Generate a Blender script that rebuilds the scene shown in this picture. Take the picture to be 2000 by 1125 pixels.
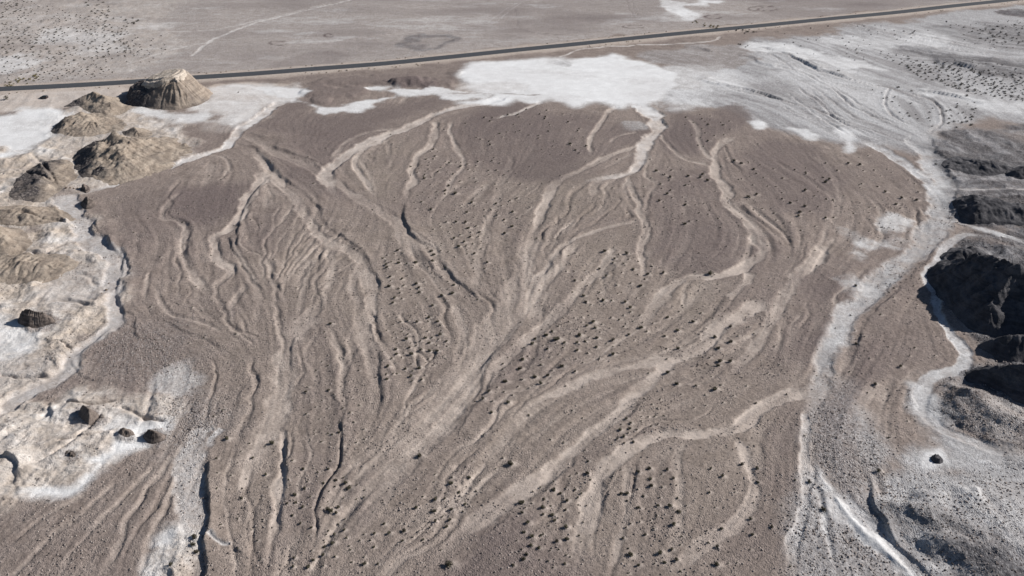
import bpy, math, random
import numpy as np

# ------------------------------------------------------------------ camera, sky, sun, exposure
for o in list(bpy.data.objects):
    bpy.data.objects.remove(o)
S = bpy.context.scene
H, PITCH, FPX = 150.0, math.radians(31.0), 1555.0      # drone height (m), tilt, focal length (px of a 2000 px wide frame)
cam = bpy.data.cameras.new('camera')
cam.sensor_width = 36.0
cam.lens = 36.0 * FPX / 2000.0
cam.clip_start, cam.clip_end = 1.0, 20000.0
camo = bpy.data.objects.new('camera', cam)
S.collection.objects.link(camo)
camo.location = (0, 0, H)
camo.rotation_euler = (math.radians(90) - PITCH, 0, 0)
S.camera = camo

SUN_EL, SUN_AZ = math.radians(31), math.radians(15)    # azimuth from +X towards +Y
W = bpy.data.worlds.new('World'); S.world = W; W.use_nodes = True
nt = W.node_tree; nt.nodes.clear()
sky = nt.nodes.new('ShaderNodeTexSky'); sky.sky_type = 'NISHITA'; sky.sun_disc = False
sky.sun_elevation = SUN_EL; sky.sun_rotation = math.pi / 2 - SUN_AZ
sky.air_density, sky.dust_density, sky.ozone_density = 0.8, 0.2, 1.0; sky.altitude = 600
bg = nt.nodes.new('ShaderNodeBackground'); bg.inputs[1].default_value = 0.05
wo = nt.nodes.new('ShaderNodeOutputWorld')
nt.links.new(sky.outputs[0], bg.inputs[0]); nt.links.new(bg.outputs[0], wo.inputs[0])
sl = bpy.data.lights.new('sun', 'SUN'); sl.energy = 5.0; sl.angle = math.radians(0.5); sl.color = (1.0, 0.965, 0.92)
so = bpy.data.objects.new('sun', sl); S.collection.objects.link(so)
from mathutils import Vector
so.rotation_euler = Vector((math.cos(SUN_EL) * math.cos(SUN_AZ), math.cos(SUN_EL) * math.sin(SUN_AZ), math.sin(SUN_EL))).to_track_quat('Z', 'Y').to_euler()
S.view_settings.view_transform = 'Standard'
S.view_settings.look = 'None'
S.view_settings.exposure = 0.36
S.view_settings.gamma = 1.0
S.view_settings.use_curve_mapping = False
S.cycles.max_bounces = 4; S.cycles.diffuse_bounces = 2

# ------------------------------------------------------------------ survey helpers (plan coordinates in metres)
random.seed(4); rng = np.random.default_rng(11)
cp, sp = math.cos(PITCH), math.sin(PITCH)
def gp(px, py):
    """survey point of the aerial picture -> plan position on level ground"""
    a = (px - 1000.0) / FPX; b = (562.5 - py) / FPX
    dz = -sp + b * cp; dy = cp + b * sp
    t = H / -dz
    return (a * t, dy * t)
def mpp(py):
    b = (562.5 - py) / FPX
    return (H / (sp - b * cp)) / FPX
def ground_pts(pts): return np.array([gp(*p) for p in pts], dtype=np.float64)
def smooth(P, n=5, closed=False):
    P = np.asarray(P, float)
    if len(P) < 3: 
        t = np.linspace(0, 1, n + 1)[:, None]
        return P[0] * (1 - t) + P[-1] * t
    if closed: Q = np.vstack([P[-1], P, P[0], P[1]])
    else: Q = np.vstack([2 * P[0] - P[1], P, 2 * P[-1] - P[-2]])
    out = []
    for i in range(1, len(Q) - 2):
        p0, p1, p2, p3 = Q[i - 1], Q[i], Q[i + 1], Q[i + 2]
        for k in range(n):
            t = k / n
            out.append(0.5 * ((2 * p1) + (-p0 + p2) * t + (2 * p0 - 5 * p1 + 4 * p2 - p3) * t * t + (-p0 + 3 * p1 - 3 * p2 + p3) * t ** 3))
    if not closed: out.append(Q[-2])
    return np.array(out)
def inpoly(pts, x, y):
    c = np.zeros(np.shape(x), bool)
    n = len(pts)
    for i in range(n):
        (ax, ay), (bx, by) = pts[i], pts[(i + 1) % n]
        if ay != by: c ^= ((ay > y) != (by > y)) & (x < (bx - ax) * (y - ay) / (by - ay) + ax)
    return c
_R = np.random.default_rng(7).random((8, 256, 256)).astype(np.float32) * 2 - 1
def vnoise(x, y, seed=0):
    xi = np.floor(x); yi = np.floor(y)
    u = (x - xi).astype(np.float32); v = (y - yi).astype(np.float32)
    xi = xi.astype(np.int64); yi = yi.astype(np.int64)
    u = u * u * (3 - 2 * u); v = v * v * (3 - 2 * v)
    R = _R[seed & 7]; k = seed * 37
    a = R[(xi + k) & 255, yi & 255]; b = R[(xi + 1 + k) & 255, yi & 255]
    c = R[(xi + k) & 255, (yi + 1) & 255]; d = R[(xi + 1 + k) & 255, (yi + 1) & 255]
    return (a * (1 - u) + b * u) * (1 - v) + (c * (1 - u) + d * u) * v
def fbm(x, y, size, oct=4, seed=0, gain=0.5):
    r = 0; a = 1.0; f = 1.0 / size; tot = 0
    ca, sa = 0.8, 0.6
    for i in range(oct):
        r = r + a * vnoise((x * ca - y * sa) * f + 17.3 * i, (x * sa + y * ca) * f - 9.1 * i, seed + i)
        tot += a; a *= gain; f *= 2.03
        ca, sa = ca * 0.8 - sa * 0.6, sa * 0.8 + ca * 0.6
    return r / tot * 1.5
def ridged(x, y, size, oct=4, seed=0):
    r = 0; a = 1.0; f = 1.0 / size; tot = 0
    for i in range(oct):
        r = r + a * (1 - 2 * np.abs(vnoise(x * f + 5.7 * i, y * f + 3.3 * i, seed + i)))
        tot += a; a *= 0.5; f *= 2.07
    return r / tot
def sstep(a, b, x):
    t = np.clip((x - a) / (b - a), 0, 1)
    return t * t * (3 - 2 * t)

# ------------------------------------------------------------------ the terrain sheet: finer rows near, coarser far
NC, NR = 1060, 1020
def halfw(y): return 0.643 * (0.857 * y + 77.3) * 1.16 + 42.0
t = np.linspace(0, 1, NR)
y0, y1, q = 92.0, 1000.0, 0.62
ys = (y0 ** -q + (y1 ** -q - y0 ** -q) * t) ** (-1 / q)
ys = np.concatenate([ys, [1150, 1400, 1800, 2600, 4500, 9000]])
us = np.linspace(-1, 1, NC)
HW = halfw(ys)
X = (HW[:, None] * us[None, :]); Y = np.repeat(ys[:, None], NC, 1)
XW = X + 1.5 * fbm(X, Y, 16, 3, 1) + 0.35 * fbm(X, Y, 3.0, 2, 3)
YW = Y + 1.5 * fbm(X + 300, Y, 16, 3, 2) + 0.35 * fbm(X + 300, Y, 3.0, 2, 4)
Z = np.zeros_like(X)
M = {k: np.zeros(X.shape, np.float32) for k in 'white pale dark ochre rubble rock grey olive'.split()}

def window(xa, xb, ya, yb):
    r0 = max(0, np.searchsorted(ys, ya) - 1); r1 = min(len(ys), np.searchsorted(ys, yb) + 1)
    if r1 - r0 < 1: return None
    h = HW[r0:r1]
    ua = min((xa / h).min(), (xa / h).max()); ub = max((xb / h).min(), (xb / h).max())
    c0 = max(0, np.searchsorted(us, ua) - 1); c1 = min(NC, np.searchsorted(us, ub) + 1)
    if c1 - c0 < 1: return None
    return slice(r0, r1), slice(c0, c1)
def seg_dist(x, y, a, b):
    d = b - a; L2 = max(d @ d, 1e-9)
    px = x - a[0]; py = y - a[1]
    t = np.clip((px * d[0] + py * d[1]) / L2, 0, 1)
    ex = px - t * d[0]; ey = py - t * d[1]
    return np.sqrt(ex * ex + ey * ey), t, d[0] * py - d[1] * px
def line_field(P, R, warp=True):
    """window, distance, position 0..1 along, signed side for every terrain vertex within R of polyline P"""
    lo = P.min(0) - R - 3; hi = P.max(0) + R + 3
    w = window(lo[0], hi[0], lo[1], hi[1])
    if w is None: return None
    GX, GY = (XW, YW) if warp else (X, Y)
    n = (w[0].stop - w[0].start, w[1].stop - w[1].start)
    D = np.full(n, 1e6); T = np.zeros(n); C = np.zeros(n)
    L = np.concatenate([[0], np.cumsum(np.hypot(*np.diff(P, axis=0).T))]); L /= L[-1]
    for i in range(len(P) - 1):
        a, b = P[i], P[i + 1]
        lo = np.minimum(a, b) - R - 3; hi = np.maximum(a, b) + R + 3
        s = window(lo[0], hi[0], lo[1], hi[1])
        if s is None: continue
        r0 = max(s[0].start, w[0].start); r1 = min(s[0].stop, w[0].stop)
        c0 = max(s[1].start, w[1].start); c1 = min(s[1].stop, w[1].stop)
        if r1 <= r0 or c1 <= c0: continue
        d, tt, c = seg_dist(GX[r0:r1, c0:c1], GY[r0:r1, c0:c1], a, b)
        k = (slice(r0 - w[0].start, r1 - w[0].start), slice(c0 - w[1].start, c1 - w[1].start))
        m = d < D[k]
        D[k] = np.where(m, d, D[k]); T[k] = np.where(m, L[i] + tt * (L[i + 1] - L[i]), T[k]); C[k] = np.where(m, c, C[k])
    return w, D, T, C
def poly_field(pts, soft, warp=True, sm=True):
    P = ground_pts(pts)
    if sm: P = smooth(P, 4, True)
    lo = P.min(0) - soft * 2 - 4; hi = P.max(0) + soft * 2 + 4
    w = window(lo[0], hi[0], lo[1], hi[1])
    if w is None: return None
    GX, GY = (XW, YW) if warp else (X, Y)
    x, y = GX[w], GY[w]
    ins = np.zeros(x.shape, bool); D = np.full(x.shape, 1e6)
    for i in range(len(P)):
        a, b = P[i], P[(i + 1) % len(P)]
        if abs(a[1] - b[1]) > 1e-9:
            ins ^= ((a[1] > y) != (b[1] > y)) & (x < (b[0] - a[0]) * (y - a[1]) / (b[1] - a[1]) + a[0])
        lo = np.minimum(a, b) - soft * 2 - 4; hi = np.maximum(a, b) + soft * 2 + 4
        s = window(lo[0], hi[0], lo[1], hi[1])
        if s is None: continue
        r0 = max(s[0].start, w[0].start); r1 = min(s[0].stop, w[0].stop)
        c0 = max(s[1].start, w[1].start); c1 = min(s[1].stop, w[1].stop)
        if r1 <= r0 or c1 <= c0: continue
        k = (slice(r0 - w[0].start, r1 - w[0].start), slice(c0 - w[1].start, c1 - w[1].start))
        d, _, _ = seg_dist(x[k], y[k], a, b)
        D[k] = np.minimum(D[k], d)
    return w, np.where(ins, D, -D), ins

def region(pts, soft=4.0, lift=0.0, lift_soft=None, rag=None, **masks):
    f = poly_field(pts, max(soft, lift_soft or 0))
    if f is None: return
    w, sd, ins = f
    amp = rag if rag is not None else min(soft * 0.9 + 1.2, 8.0)
    sd = sd + amp * fbm(X[w], Y[w], 5 + soft * 2.2, 4, 3) * (1 + sstep(350, 600, Y[w]))
    m = sstep(-soft, soft, sd)
    for k, v in masks.items():
        if v >= 0: M[k][w] = np.maximum(M[k][w], m * v)
        else: M[k][w] *= 1 + m * v
    if lift: Z[w] += lift * sstep(0, lift_soft or soft, sd)

def mat_at(name, x, y):
    r = np.clip(np.interp(y, ys, np.arange(len(ys))), 0, len(ys) - 1).astype(int)
    c = np.clip((x / halfw(ys[r]) + 1) / 2 * (NC - 1), 0, NC - 1).astype(int)
    return M[name][r, c]

CARVE = np.zeros_like(X)
FLOW = []
def channel(pts, w0, w1=None, depth=0.5, bank=0.42, taper=(0.05, 0.1), flow=True, soft=None, world=None, **masks):
    P = smooth(ground_pts(pts), 5) if world is None else world
    if flow: FLOW.append(P)
    w1 = w1 or w0
    if world is None: wa = w0 * mpp(pts[0][1]) / 2; wb = w1 * mpp(pts[-1][1]) / 2
    else: wa, wb = w0 / 2, w1 / 2
    R = max(wa, wb) * 1.4 + bank + 2
    f = line_field(P, R)
    if f is None: return
    w, D, T, C = f
    nz = fbm(X[w], Y[w], 9, 3, 5)
    end = sstep(0, taper[0] + 1e-6, T) * (1 - sstep(1 - taper[1] * 1.8, 1.0 + 1e-6, T))
    hw = (wa + (wb - wa) * T) * (1 + 0.42 * nz + 0.16 * fbm(X[w], Y[w], 2.2, 2, 2)) * (0.45 + 0.55 * end)
    depth = depth * 0.78
    ins = 1 - sstep(hw - bank, hw + bank * 0.6, D)
    CARVE[w] = np.maximum(CARVE[w], depth * ins * end * np.clip(0.75 + 0.6 * fbm(X[w], Y[w], 12, 2, 7), 0.25, 1.3)) if depth > 0 else CARVE[w]
    if depth < 0: Z[w] -= depth * ins * end
    Z[w] += 0.30 * abs(depth) * np.exp(-((D - hw - 0.9) / 1.2) ** 2) * end
    s = soft or max(0.5, 0.24 * max(wa, wb))
    m = (1 - sstep(hw - s, hw + s, D)) * end
    m = m * np.clip(0.84 + 0.42 * fbm(X[w], Y[w], 5, 4, 1), 0.3, 1.0)
    if masks.get('pale', 0) > 0: M['dark'][w] *= 1 - m * masks['pale']
    if masks.get('white', 0) > 0: M['dark'][w] *= 1 - m * masks['white']
    for k, v in masks.items():
        if v >= 0: M[k][w] = np.maximum(M[k][w], m * v)
        else: M[k][w] *= 1 + m * v
def scarp(pts, h, fall=8.0, b=0.4, taper=0.12, flow=True, world=None):
    """a step: ground on the left of travel stands h higher and eases off over `fall` metres"""
    P = smooth(ground_pts(pts), 5) if world is None else world
    if flow: FLOW.append(P)
    f = line_field(P, fall * 3.2)
    if f is None: return
    w, D, T, C = f
    s = np.where(C > 0, D, -D)
    end = sstep(0, taper, T) * (1 - sstep(1 - taper, 1, T))
    h = h * 0.68 * np.clip(0.8 + 0.7 * fbm(X[w], Y[w], 10, 2, 6), 0.3, 1.5)
    Z[w] += h * sstep(-b, b, s) * np.exp(-np.maximum(s, 0) / fall) * end * sstep(fall * 3.2, fall * 2, D)

# ------------------------------------------------------------------ ground cover regions (survey outlines)
# plain beyond the road
region([(-300, 172), (0, 168), (240, 155), (500, 138), (750, 118), (1000, 92), (1250, 66), (1500, 42), (1750, 18), (1960, -6), (2100, -40), (2100, -160), (-400, -160)], 3, grey=0.36, pale=0.30)
region([(-200, 165), (0, 160), (230, 150), (340, 120), (380, 90), (330, 40), (330, -40), (-250, -40)], 14, pale=0.55, ochre=0.3)
region([(-30, 120), (40, 112), (60, 122), (20, 138), (-40, 140)], 8, white=0.5)
region([(90, 62), (200, 55), (240, 85), (200, 108), (110, 95)], 10, white=0.35)
region([(160, 20), (190, 5), (215, 15), (205, 40), (190, 50)], 5, ochre=0.5, pale=0.5)
region([(772, 82), (800, 70), (850, 66), (886, 72), (882, 84), (850, 94), (800, 98)], 4, rag=5, dark=0.3, rock=0.42, pale=-0.6)
region([(800, 82), (830, 75), (862, 77), (866, 84), (840, 89), (812, 90)], 4, rag=6, dark=-0.8, rock=-0.85, pale=0.3)
region([(540, 115), (600, 103), (690, 108), (640, 122), (560, 130)], 8, dark=0.30)
region([(900, 60), (1000, 20), (1040, 30), (1030, 60), (960, 70)], 10, dark=0.15)
region([(1050, 0), (1290, -10), (1290, 30), (1100, 45)], 12, dark=0.15)
region([(1290, 2), (1340, 4), (1400, 2), (1390, 8), (1345, 14), (1355, 30), (1345, 40), (1310, 25)], 4, white=0.75)
region([(1480, -5), (1700, -10), (1900, -20), (1800, 18), (1600, 38), (1500, 30)], 10, dark=0.30)
# bare strip between road and playa
region([(420, 155), (700, 135), (900, 118), (905, 135), (900, 175), (820, 172), (700, 165), (600, 163), (500, 160)], 4, dark=0.25)
region([(585, 165), (640, 150), (780, 145), (840, 150), (845, 165), (780, 170), (640, 170)], 4, lift=0.8, lift_soft=9, dark=0.45, pale=-0.8)
region([(745, 160), (790, 150), (830, 149), (846, 157), (838, 168), (780, 170)], 3, lift=2.4, lift_soft=9, dark=0.8, pale=-1, white=-1)
region([(840, 152), (890, 142), (905, 150), (900, 172), (850, 170)], 4, lift=0.7, lift_soft=6, dark=0.35)
region([(588, 178), (640, 168), (700, 172), (720, 180), (690, 195), (630, 203), (600, 195)], 3, lift=0.9, lift_soft=5, dark=0.45)
# the white playa and its arms
region([(908, 132), (940, 122), (1060, 113), (1130, 116), (1180, 107), (1205, 104), (1250, 118), (1300, 130), (1335, 142), (1330, 162), (1310, 182), (1290, 196), (1282, 202), (1275, 200), (1262, 212), (1240, 208), (1212, 212), (1190, 203), (1160, 196), (1120, 208), (1080, 196), (1040, 200), (1010, 192), (985, 205), (945, 205), (905, 200), (960, 186), (905, 174)], 5.0, rag=2.5, white=1.0, dark=-1)
region([(1290, 126), (1390, 140), (1430, 160), (1400, 190), (1330, 200), (1280, 198)], 10, rag=9, white=0.6, grey=0.4)
region([(905, 165), (980, 160), (1010, 172), (960, 180), (905, 178)], 6, white=-0.25, pale=0.5)
region([(1085, 122), (1108, 120), (1112, 128), (1092, 131)], 3, white=-0.5, grey=0.8)
region([(420, 172), (470, 165), (530, 170), (583, 172), (590, 188), (565, 200), (530, 212), (500, 232), (470, 252), (440, 262), (400, 250), (410, 225), (380, 205), (400, 188)], 6, white=0.62, pale=0.6)
region([(500, 168), (583, 172), (588, 186), (560, 196), (530, 190), (490, 176)], 3, white=0.85)
region([(572, 200), (600, 205), (640, 222), (700, 214), (760, 194), (830, 184), (890, 192), (960, 190), (960, 180), (900, 175), (830, 172), (720, 170), (715, 176), (770, 181), (720, 194), (650, 208), (600, 196)], 2.5, white=0.85, dark=-1)
region([(255, 212), (300, 212), (330, 222), (380, 214), (420, 205), (440, 220), (400, 238), (330, 232), (270, 224)], 4, white=0.8)
region([(360, 250), (420, 235), (458, 248), (455, 275), (430, 290), (390, 300), (368, 290)], 4, pale=-0.3, white=-0.8, dark=0.12)
region([(-150, 225), (0, 222), (60, 214), (130, 212), (120, 232), (98, 248), (92, 268), (60, 285), (20, 302), (-150, 320)], 5, white=0.95)
region([(-80, 292), (0, 286), (22, 294), (10, 304), (-80, 315)], 3, ochre=0.9, white=-1)
# low badlands on the left
region([(92, 268), (118, 214), (240, 190), (262, 214), (330, 236), (370, 252), (374, 290), (350, 318), (250, 350), (150, 378), (108, 350)], 5, ochre=0.75, pale=0.3, white=0.12)
region([(-160, 186), (60, 180), (240, 172), (240, 192), (120, 212), (-160, 220)], 5, pale=0.9, ochre=0.2, white=0.15)
region([(380, 172), (520, 160), (560, 168), (420, 182)], 3, pale=0.8)
region([(-250, 320), (0, 310), (60, 292), (110, 270), (140, 300), (150, 345), (115, 378), (140, 415), (160, 460), (185, 500), (222, 530), (222, 580), (205, 640), (150, 690), (120, 740), (60, 762), (-20, 790), (-300, 800)], 5, ochre=0.85, pale=0.4)
region([(-40, 405), (60, 395), (130, 420), (150, 450), (90, 470), (-40, 450)], 10, ochre=1.0)
region([(-40, 465), (60, 480), (150, 470), (215, 520), (180, 560), (60, 560), (-40, 540)], 8, white=0.15)
region([(60, 560), (120, 520), (200, 530), (205, 570), (150, 600), (80, 600)], 8, ochre=-0.6, white=0.28)
region([(-80, 640), (0, 630), (60, 640), (118, 622), (120, 640), (80, 660), (60, 690), (0, 700), (-80, 700)], 6, white=0.75)
region([(-80, 700), (60, 690), (110, 700), (90, 730), (0, 760), (-80, 770)], 8, white=0.25, ochre=-0.4)
region([(108, 690), (130, 682), (140, 700), (128, 722), (112, 718)], 2.5, ochre=1.0, dark=0.3, white=-1)
region([(-80, 790), (30, 790), (100, 775), (160, 755), (220, 765), (310, 790), (325, 830), (320, 860), (250, 880), (190, 930), (120, 950), (60, 960), (0, 985), (-120, 1010)], 5, ochre=0.75, white=0.16, pale=0.45)
region([(48, 786), (62, 768), (100, 750), (138, 742), (130, 760), (100, 782), (70, 789)], 2, dark=0.35, ochre=-0.7, white=-1, pale=-1)
region([(-60, 1000), (0, 978), (40, 955), (130, 958), (150, 945), (165, 915), (125, 895), (140, 885), (195, 888), (215, 868), (235, 835), (262, 826), (312, 832), (322, 845), (290, 868), (230, 885), (190, 920), (170, 948), (140, 962), (60, 966), (0, 990), (-60, 1020)], 3, white=0.95)
region([(200, 838), (215, 810), (250, 805), (262, 815), (240, 832)], 3, white=0.7)
region([(150, 832), (190, 822), (230, 800), (222, 838), (190, 846)], 4, white=0.6)
# fan bottom-left gravel
region([(-200, 1010), (40, 968), (150, 965), (240, 900), (340, 868), (362, 900), (370, 1000), (330, 1040), (270, 1100), (240, 1200), (-300, 1200)], 4, dark=0.22, ochre=0.06, white=-1)
region([(272, 1108), (300, 1070), (335, 1030), (358, 1015), (362, 1040), (340, 1070), (310, 1120), (290, 1150)], 3, white=0.45, ochre=0.6)
region([(310, 1062), (330, 1040), (345, 1052), (330, 1070)], 2, white=0.8)
region([(320, 1120), (345, 1080), (360, 1050), (372, 1060), (360, 1120), (350, 1160)], 3, ochre=0.9, pale=0.4)
# upper right pale flats
region([(1385, 150), (1470, 92), (1560, 72), (1800, 35), (2000, 10), (2200, -10), (2200, 260), (2000, 240), (1930, 222), (1880, 250), (1830, 262), (1812, 300), (1740, 290), (1640, 275), (1560, 262), (1480, 240), (1430, 215), (1360, 205), (1300, 200), (1290, 185), (1370, 172)], 7, grey=0.95, dark=-0.7)
region([(1250, 108), (1350, 92), (1480, 85), (1560, 82), (1600, 100), (1500, 130), (1400, 140), (1330, 128)], 5, grey=0.45, white=-0.4)
region([(1440, 92), (1500, 82), (1560, 92), (1640, 112), (1720, 135), (1640, 128), (1540, 108), (1470, 104)], 3, white=0.7)
region([(1500, 130), (1640, 125), (1720, 160), (1740, 210), (1640, 190), (1540, 170)], 14, rag=10, white=0.33)
region([(1620, 75), (1800, 60), (1880, 72), (1800, 92), (1700, 96)], 8, rag=10, white=0.42)
region([(1780, 95), (1830, 100), (1900, 108), (2000, 122), (2150, 140), (2150, 160), (1960, 152), (1900, 132), (1820, 116)], 5, grey=-0.2, rock=0.62)
region([(1830, 48), (1920, 50), (2150, 60), (2150, 105), (1990, 105), (1900, 90), (1840, 66)], 8, grey=-0.2, rock=0.42)
region([(1965, 22), (2100, 18), (2100, 34), (1990, 32)], 3, dark=1.0, rock=0.7, grey=-1)
region([(1800, 185), (1860, 200), (1930, 215), (2000, 218), (2100, 225), (2100, 206), (1960, 196), (1850, 180)], 6, white=0.55)
region([(1640, 250), (1668, 262), (1672, 290), (1656, 296), (1642, 278)], 3, white=0.85)
region([(1545, 250), (1580, 258), (1600, 272), (1570, 268)], 3, white=0.75)
region([(1462, 240), (1490, 238), (1505, 252), (1480, 256)], 3, white=0.85)
region([(1400, 222), (1425, 205), (1450, 212), (1460, 236), (1430, 240)], 4, dark=0.5, grey=-0.7)
# dark country on the right
region([(1812, 300), (1832, 268), (1900, 248), (2000, 245), (2300, 250), (2300, 450), (2000, 445), (1960, 432), (1925, 440), (1872, 420), (1862, 380), (1848, 345)], 4, rock=0.85, rubble=0.4)
region([(1895, 250), (1960, 262), (2050, 290), (2050, 270), (1960, 248)], 6, rock=-0.6)
region([(1880, 460), (1960, 470), (2050, 500), (2300, 520), (2300, 445), (1960, 440), (1900, 450)], 6, rock=0.85, rubble=0.5)
region([(1830, 535), (1850, 470), (1920, 470), (2100, 520), (2300, 560), (2300, 800), (2000, 805), (1950, 780), (1890, 745), (1890, 720), (1935, 700), (1905, 655), (1850, 610)], 4, rock=0.95, rubble=0.5)
region([(1822, 744), (1860, 736), (1940, 770), (2000, 800), (2150, 830), (2100, 880), (1960, 872), (1895, 852), (1850, 822), (1830, 785)], 3, lift=4.0, lift_soft=14, rock=0.45, rubble=0.7)
region([(1915, 800), (1950, 790), (1990, 800), (2000, 835), (1960, 860), (1925, 840)], 4, rock=-0.6, white=0.40)
region([(1735, 960), (1800, 935), (1880, 925), (1950, 935), (2050, 960), (2200, 1000), (2200, 1250), (1830, 1250), (1780, 1110), (1722, 1040), (1712, 985)], 3, lift=3.6, lift_soft=26, rubble=0.5, rock=0.06, grey=0.85, white=0.25)
region([(1750, 985), (1800, 962), (1850, 975), (1850, 1010), (1790, 1020)], 4, lift=1.4, lift_soft=6, grey=0.8)
region([(1760, 1050), (1830, 1045), (1900, 1080), (1880, 1115), (1800, 1100)], 4, lift=1.8, lift_soft=7, grey=0.9)
region([(1870, 955), (1930, 945), (1960, 990), (1940, 1025), (1890, 1015)], 4, lift=1.6, lift_soft=7, grey=0.8)
region([(1720, 1005), (1790, 1010), (1860, 1030), (1990, 1050), (2100, 1080), (2100, 1110), (1940, 1075), (1830, 1040), (1740, 1032)], 4, rock=0.6, grey=-0.3)
region([(1830, 1085), (1900, 1070), (2000, 1080), (2100, 1120), (2100, 1180), (1900, 1140)], 6, rock=0.9, grey=-0.5)
region([(1880, 960), (1925, 950), (1945, 990), (1935, 1015), (1900, 1010)], 4, white=0.55, rock=-0.7)
region([(1820, 1120), (1850, 1105), (1880, 1118), (1860, 1140)], 3, white=0.7, rock=-1)
region([(1795, 760), (1825, 790), (1870, 855), (1990, 880), (2150, 890), (2150, 1000), (2000, 955), (1960, 960), (1880, 935), (1800, 930), (1805, 890), (1840, 870), (1820, 830)], 4, grey=0.95, white=0.45)
region([(1800, 895), (1815, 878), (1840, 878), (1855, 900), (1840, 918), (1810, 918)], 2.5, white=0.9)
region([(1940, 890), (2000, 885), (2060, 900), (2040, 935), (1970, 925)], 5, rubble=0.9, rock=0.25)
region([(1600, 900), (1590, 810), (1600, 740), (1660, 760), (1700, 830), (1718, 900), (1712, 985), (1690, 1010), (1640, 960)], 5, grey=0.4, rubble=0.7, dark=0.3)
region([(1660, 800), (1700, 820), (1712, 900), (1705, 970), (1690, 960), (1695, 890)], 4, white=0.35)
region([(1575, 920), (1620, 950), (1720, 1060), (1800, 1125), (1850, 1200), (1550, 1200), (1545, 1060)], 4, grey=0.7, rubble=0.7)
# stony debris round the small outcrops
for q in ([(30, 632), (50, 650), (84, 650), (114, 636), (104, 620), (66, 614), (42, 618)], [(150, 814), (164, 834), (180, 838), (202, 820), (190, 802), (166, 798)], [(226, 851), (244, 864), (270, 856), (258, 841), (240, 840)], [(278, 853), (293, 872), (316, 871), (332, 855), (314, 841), (294, 841)], [(122, 890), (136, 902), (154, 894), (146, 882), (130, 880)]):
    region(q, 1.2, rag=1.4, dark=0.62, white=-0.7, rubble=0.6)
# pale patches within the fan
for q, a in [([(1712, 425), (1740, 415), (1758, 425), (1735, 445), (1715, 445)], 0.7), ([(1675, 480), (1700, 470), (1730, 480), (1700, 505), (1680, 515)], 0.75),
             ([(1655, 540), (1672, 520), (1680, 560), (1665, 580), (1652, 575)], 0.7), ([(1640, 440), (1690, 470), (1760, 470), (1700, 480)], 0.25),
             ([(322, 745), (345, 728), (366, 738), (378, 765), (352, 780), (328, 762)], 0.38), ([(1230, 240), (1250, 238), (1252, 250), (1235, 252)], 0.30)]:
    region(q, 3.5, rag=6.5, white=a, rubble=0.45)
region([(300, 770), (330, 745), (400, 760), (440, 800), (430, 860), (380, 880), (340, 860)], 8, rubble=0.8, grey=0.15)
region([(230, 640), (300, 640), (380, 700), (330, 740), (220, 720), (190, 690)], 8, rubble=0.5, dark=0.2)
# darker varnished lobes of the fan
for q, a in [([(480, 245), (540, 205), (575, 202), (640, 226), (760, 200), (860, 200), (760, 245), (660, 290), (640, 320), (560, 292), (510, 262)], 0.36),
             ([(340, 400), (380, 365), (450, 360), (470, 400), (420, 450), (380, 440), (355, 425)], 0.40), ([(540, 310), (600, 325), (680, 370), (640, 390), (590, 370)], 0.35),
             ([(880, 240), (1010, 200), (1060, 215), (1180, 225), (1160, 320), (1040, 360), (930, 330)], 0.34), ([(1290, 200), (1330, 210), (1440, 235), (1400, 280), (1330, 300), (1295, 260)], 0.36),
             ([(1270, 340), (1390, 340), (1440, 440), (1470, 490), (1380, 540), (1290, 520), (1270, 440)], 0.32), ([(1500, 270), (1600, 290), (1640, 360), (1600, 420), (1500, 400), (1440, 330)], 0.34),
             ([(1160, 250), (1250, 240), (1240, 285), (1150, 310)], 0.30), ([(200, 400), (330, 380), (320, 460), (250, 480), (210, 440)], 0.16),
             ([(1580, 560), (1640, 560), (1610, 640), (1570, 700), (1530, 660)], 0.38), ([(1690, 640), (1760, 570), (1800, 600), (1860, 690), (1780, 740), (1660, 760), (1640, 700)], 0.16),
             ([(960, 690), (1060, 660), (1080, 720), (980, 800), (930, 830)], 0.28), ([(1150, 880), (1250, 830), (1290, 840), (1180, 900), (1080, 1000), (950, 1100), (900, 1125), (1000, 1010)], 0.42),
             ([(1060, 1000), (1150, 920), (1130, 1050), (1110, 1140), (900, 1140)], 0.34), ([(1480, 850), (1560, 810), (1570, 900), (1540, 1000), (1470, 960)], 0.40),
             ([(1215, 900), (1330, 880), (1330, 1125), (1210, 1125)], 0.20), ([(1390, 1000), (1530, 980), (1530, 1130), (1330, 1130)], 0.24),
             ([(560, 880), (620, 900), (640, 1000), (570, 1080), (540, 1050)], 0.28), ([(570, 650), (640, 650), (700, 730), (660, 850), (560, 850)], 0.14), ([(140, 700), (230, 640), (280, 700), (320, 760), (200, 760)], 0.22),
             ([(760, 330), (850, 280), (910, 330), (860, 420), (790, 420)], 0.12), ([(470, 420), (560, 400), (540, 520), (470, 480)], 0.2)]:
    region(q, 9, dark=min(0.75, a * 1.45))
# warm, slightly olive gravel in the mid fan
for q, a in [([(1000, 340), (1150, 330), (1180, 420), (1050, 460), (960, 420)], 0.35), ([(1090, 480), (1240, 450), (1260, 560), (1100, 640)], 0.4), ([(1300, 540), (1440, 520), (1420, 640), (1280, 680)], 0.4),
             ([(560, 430), (700, 520), (640, 640), (520, 600)], 0.3), ([(700, 300), (820, 270), (800, 380), (700, 380)], 0.35), ([(950, 780), (1160, 740), (1180, 810), (1040, 900), (900, 940)], 0.35)]:
    region(q, 14, olive=a * 1.3)
region([(430, 560), (700, 420), (1000, 420), (1300, 520), (1540, 700), (1540, 1150), (420, 1150), (420, 800)], 25, olive=0.32)

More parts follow.
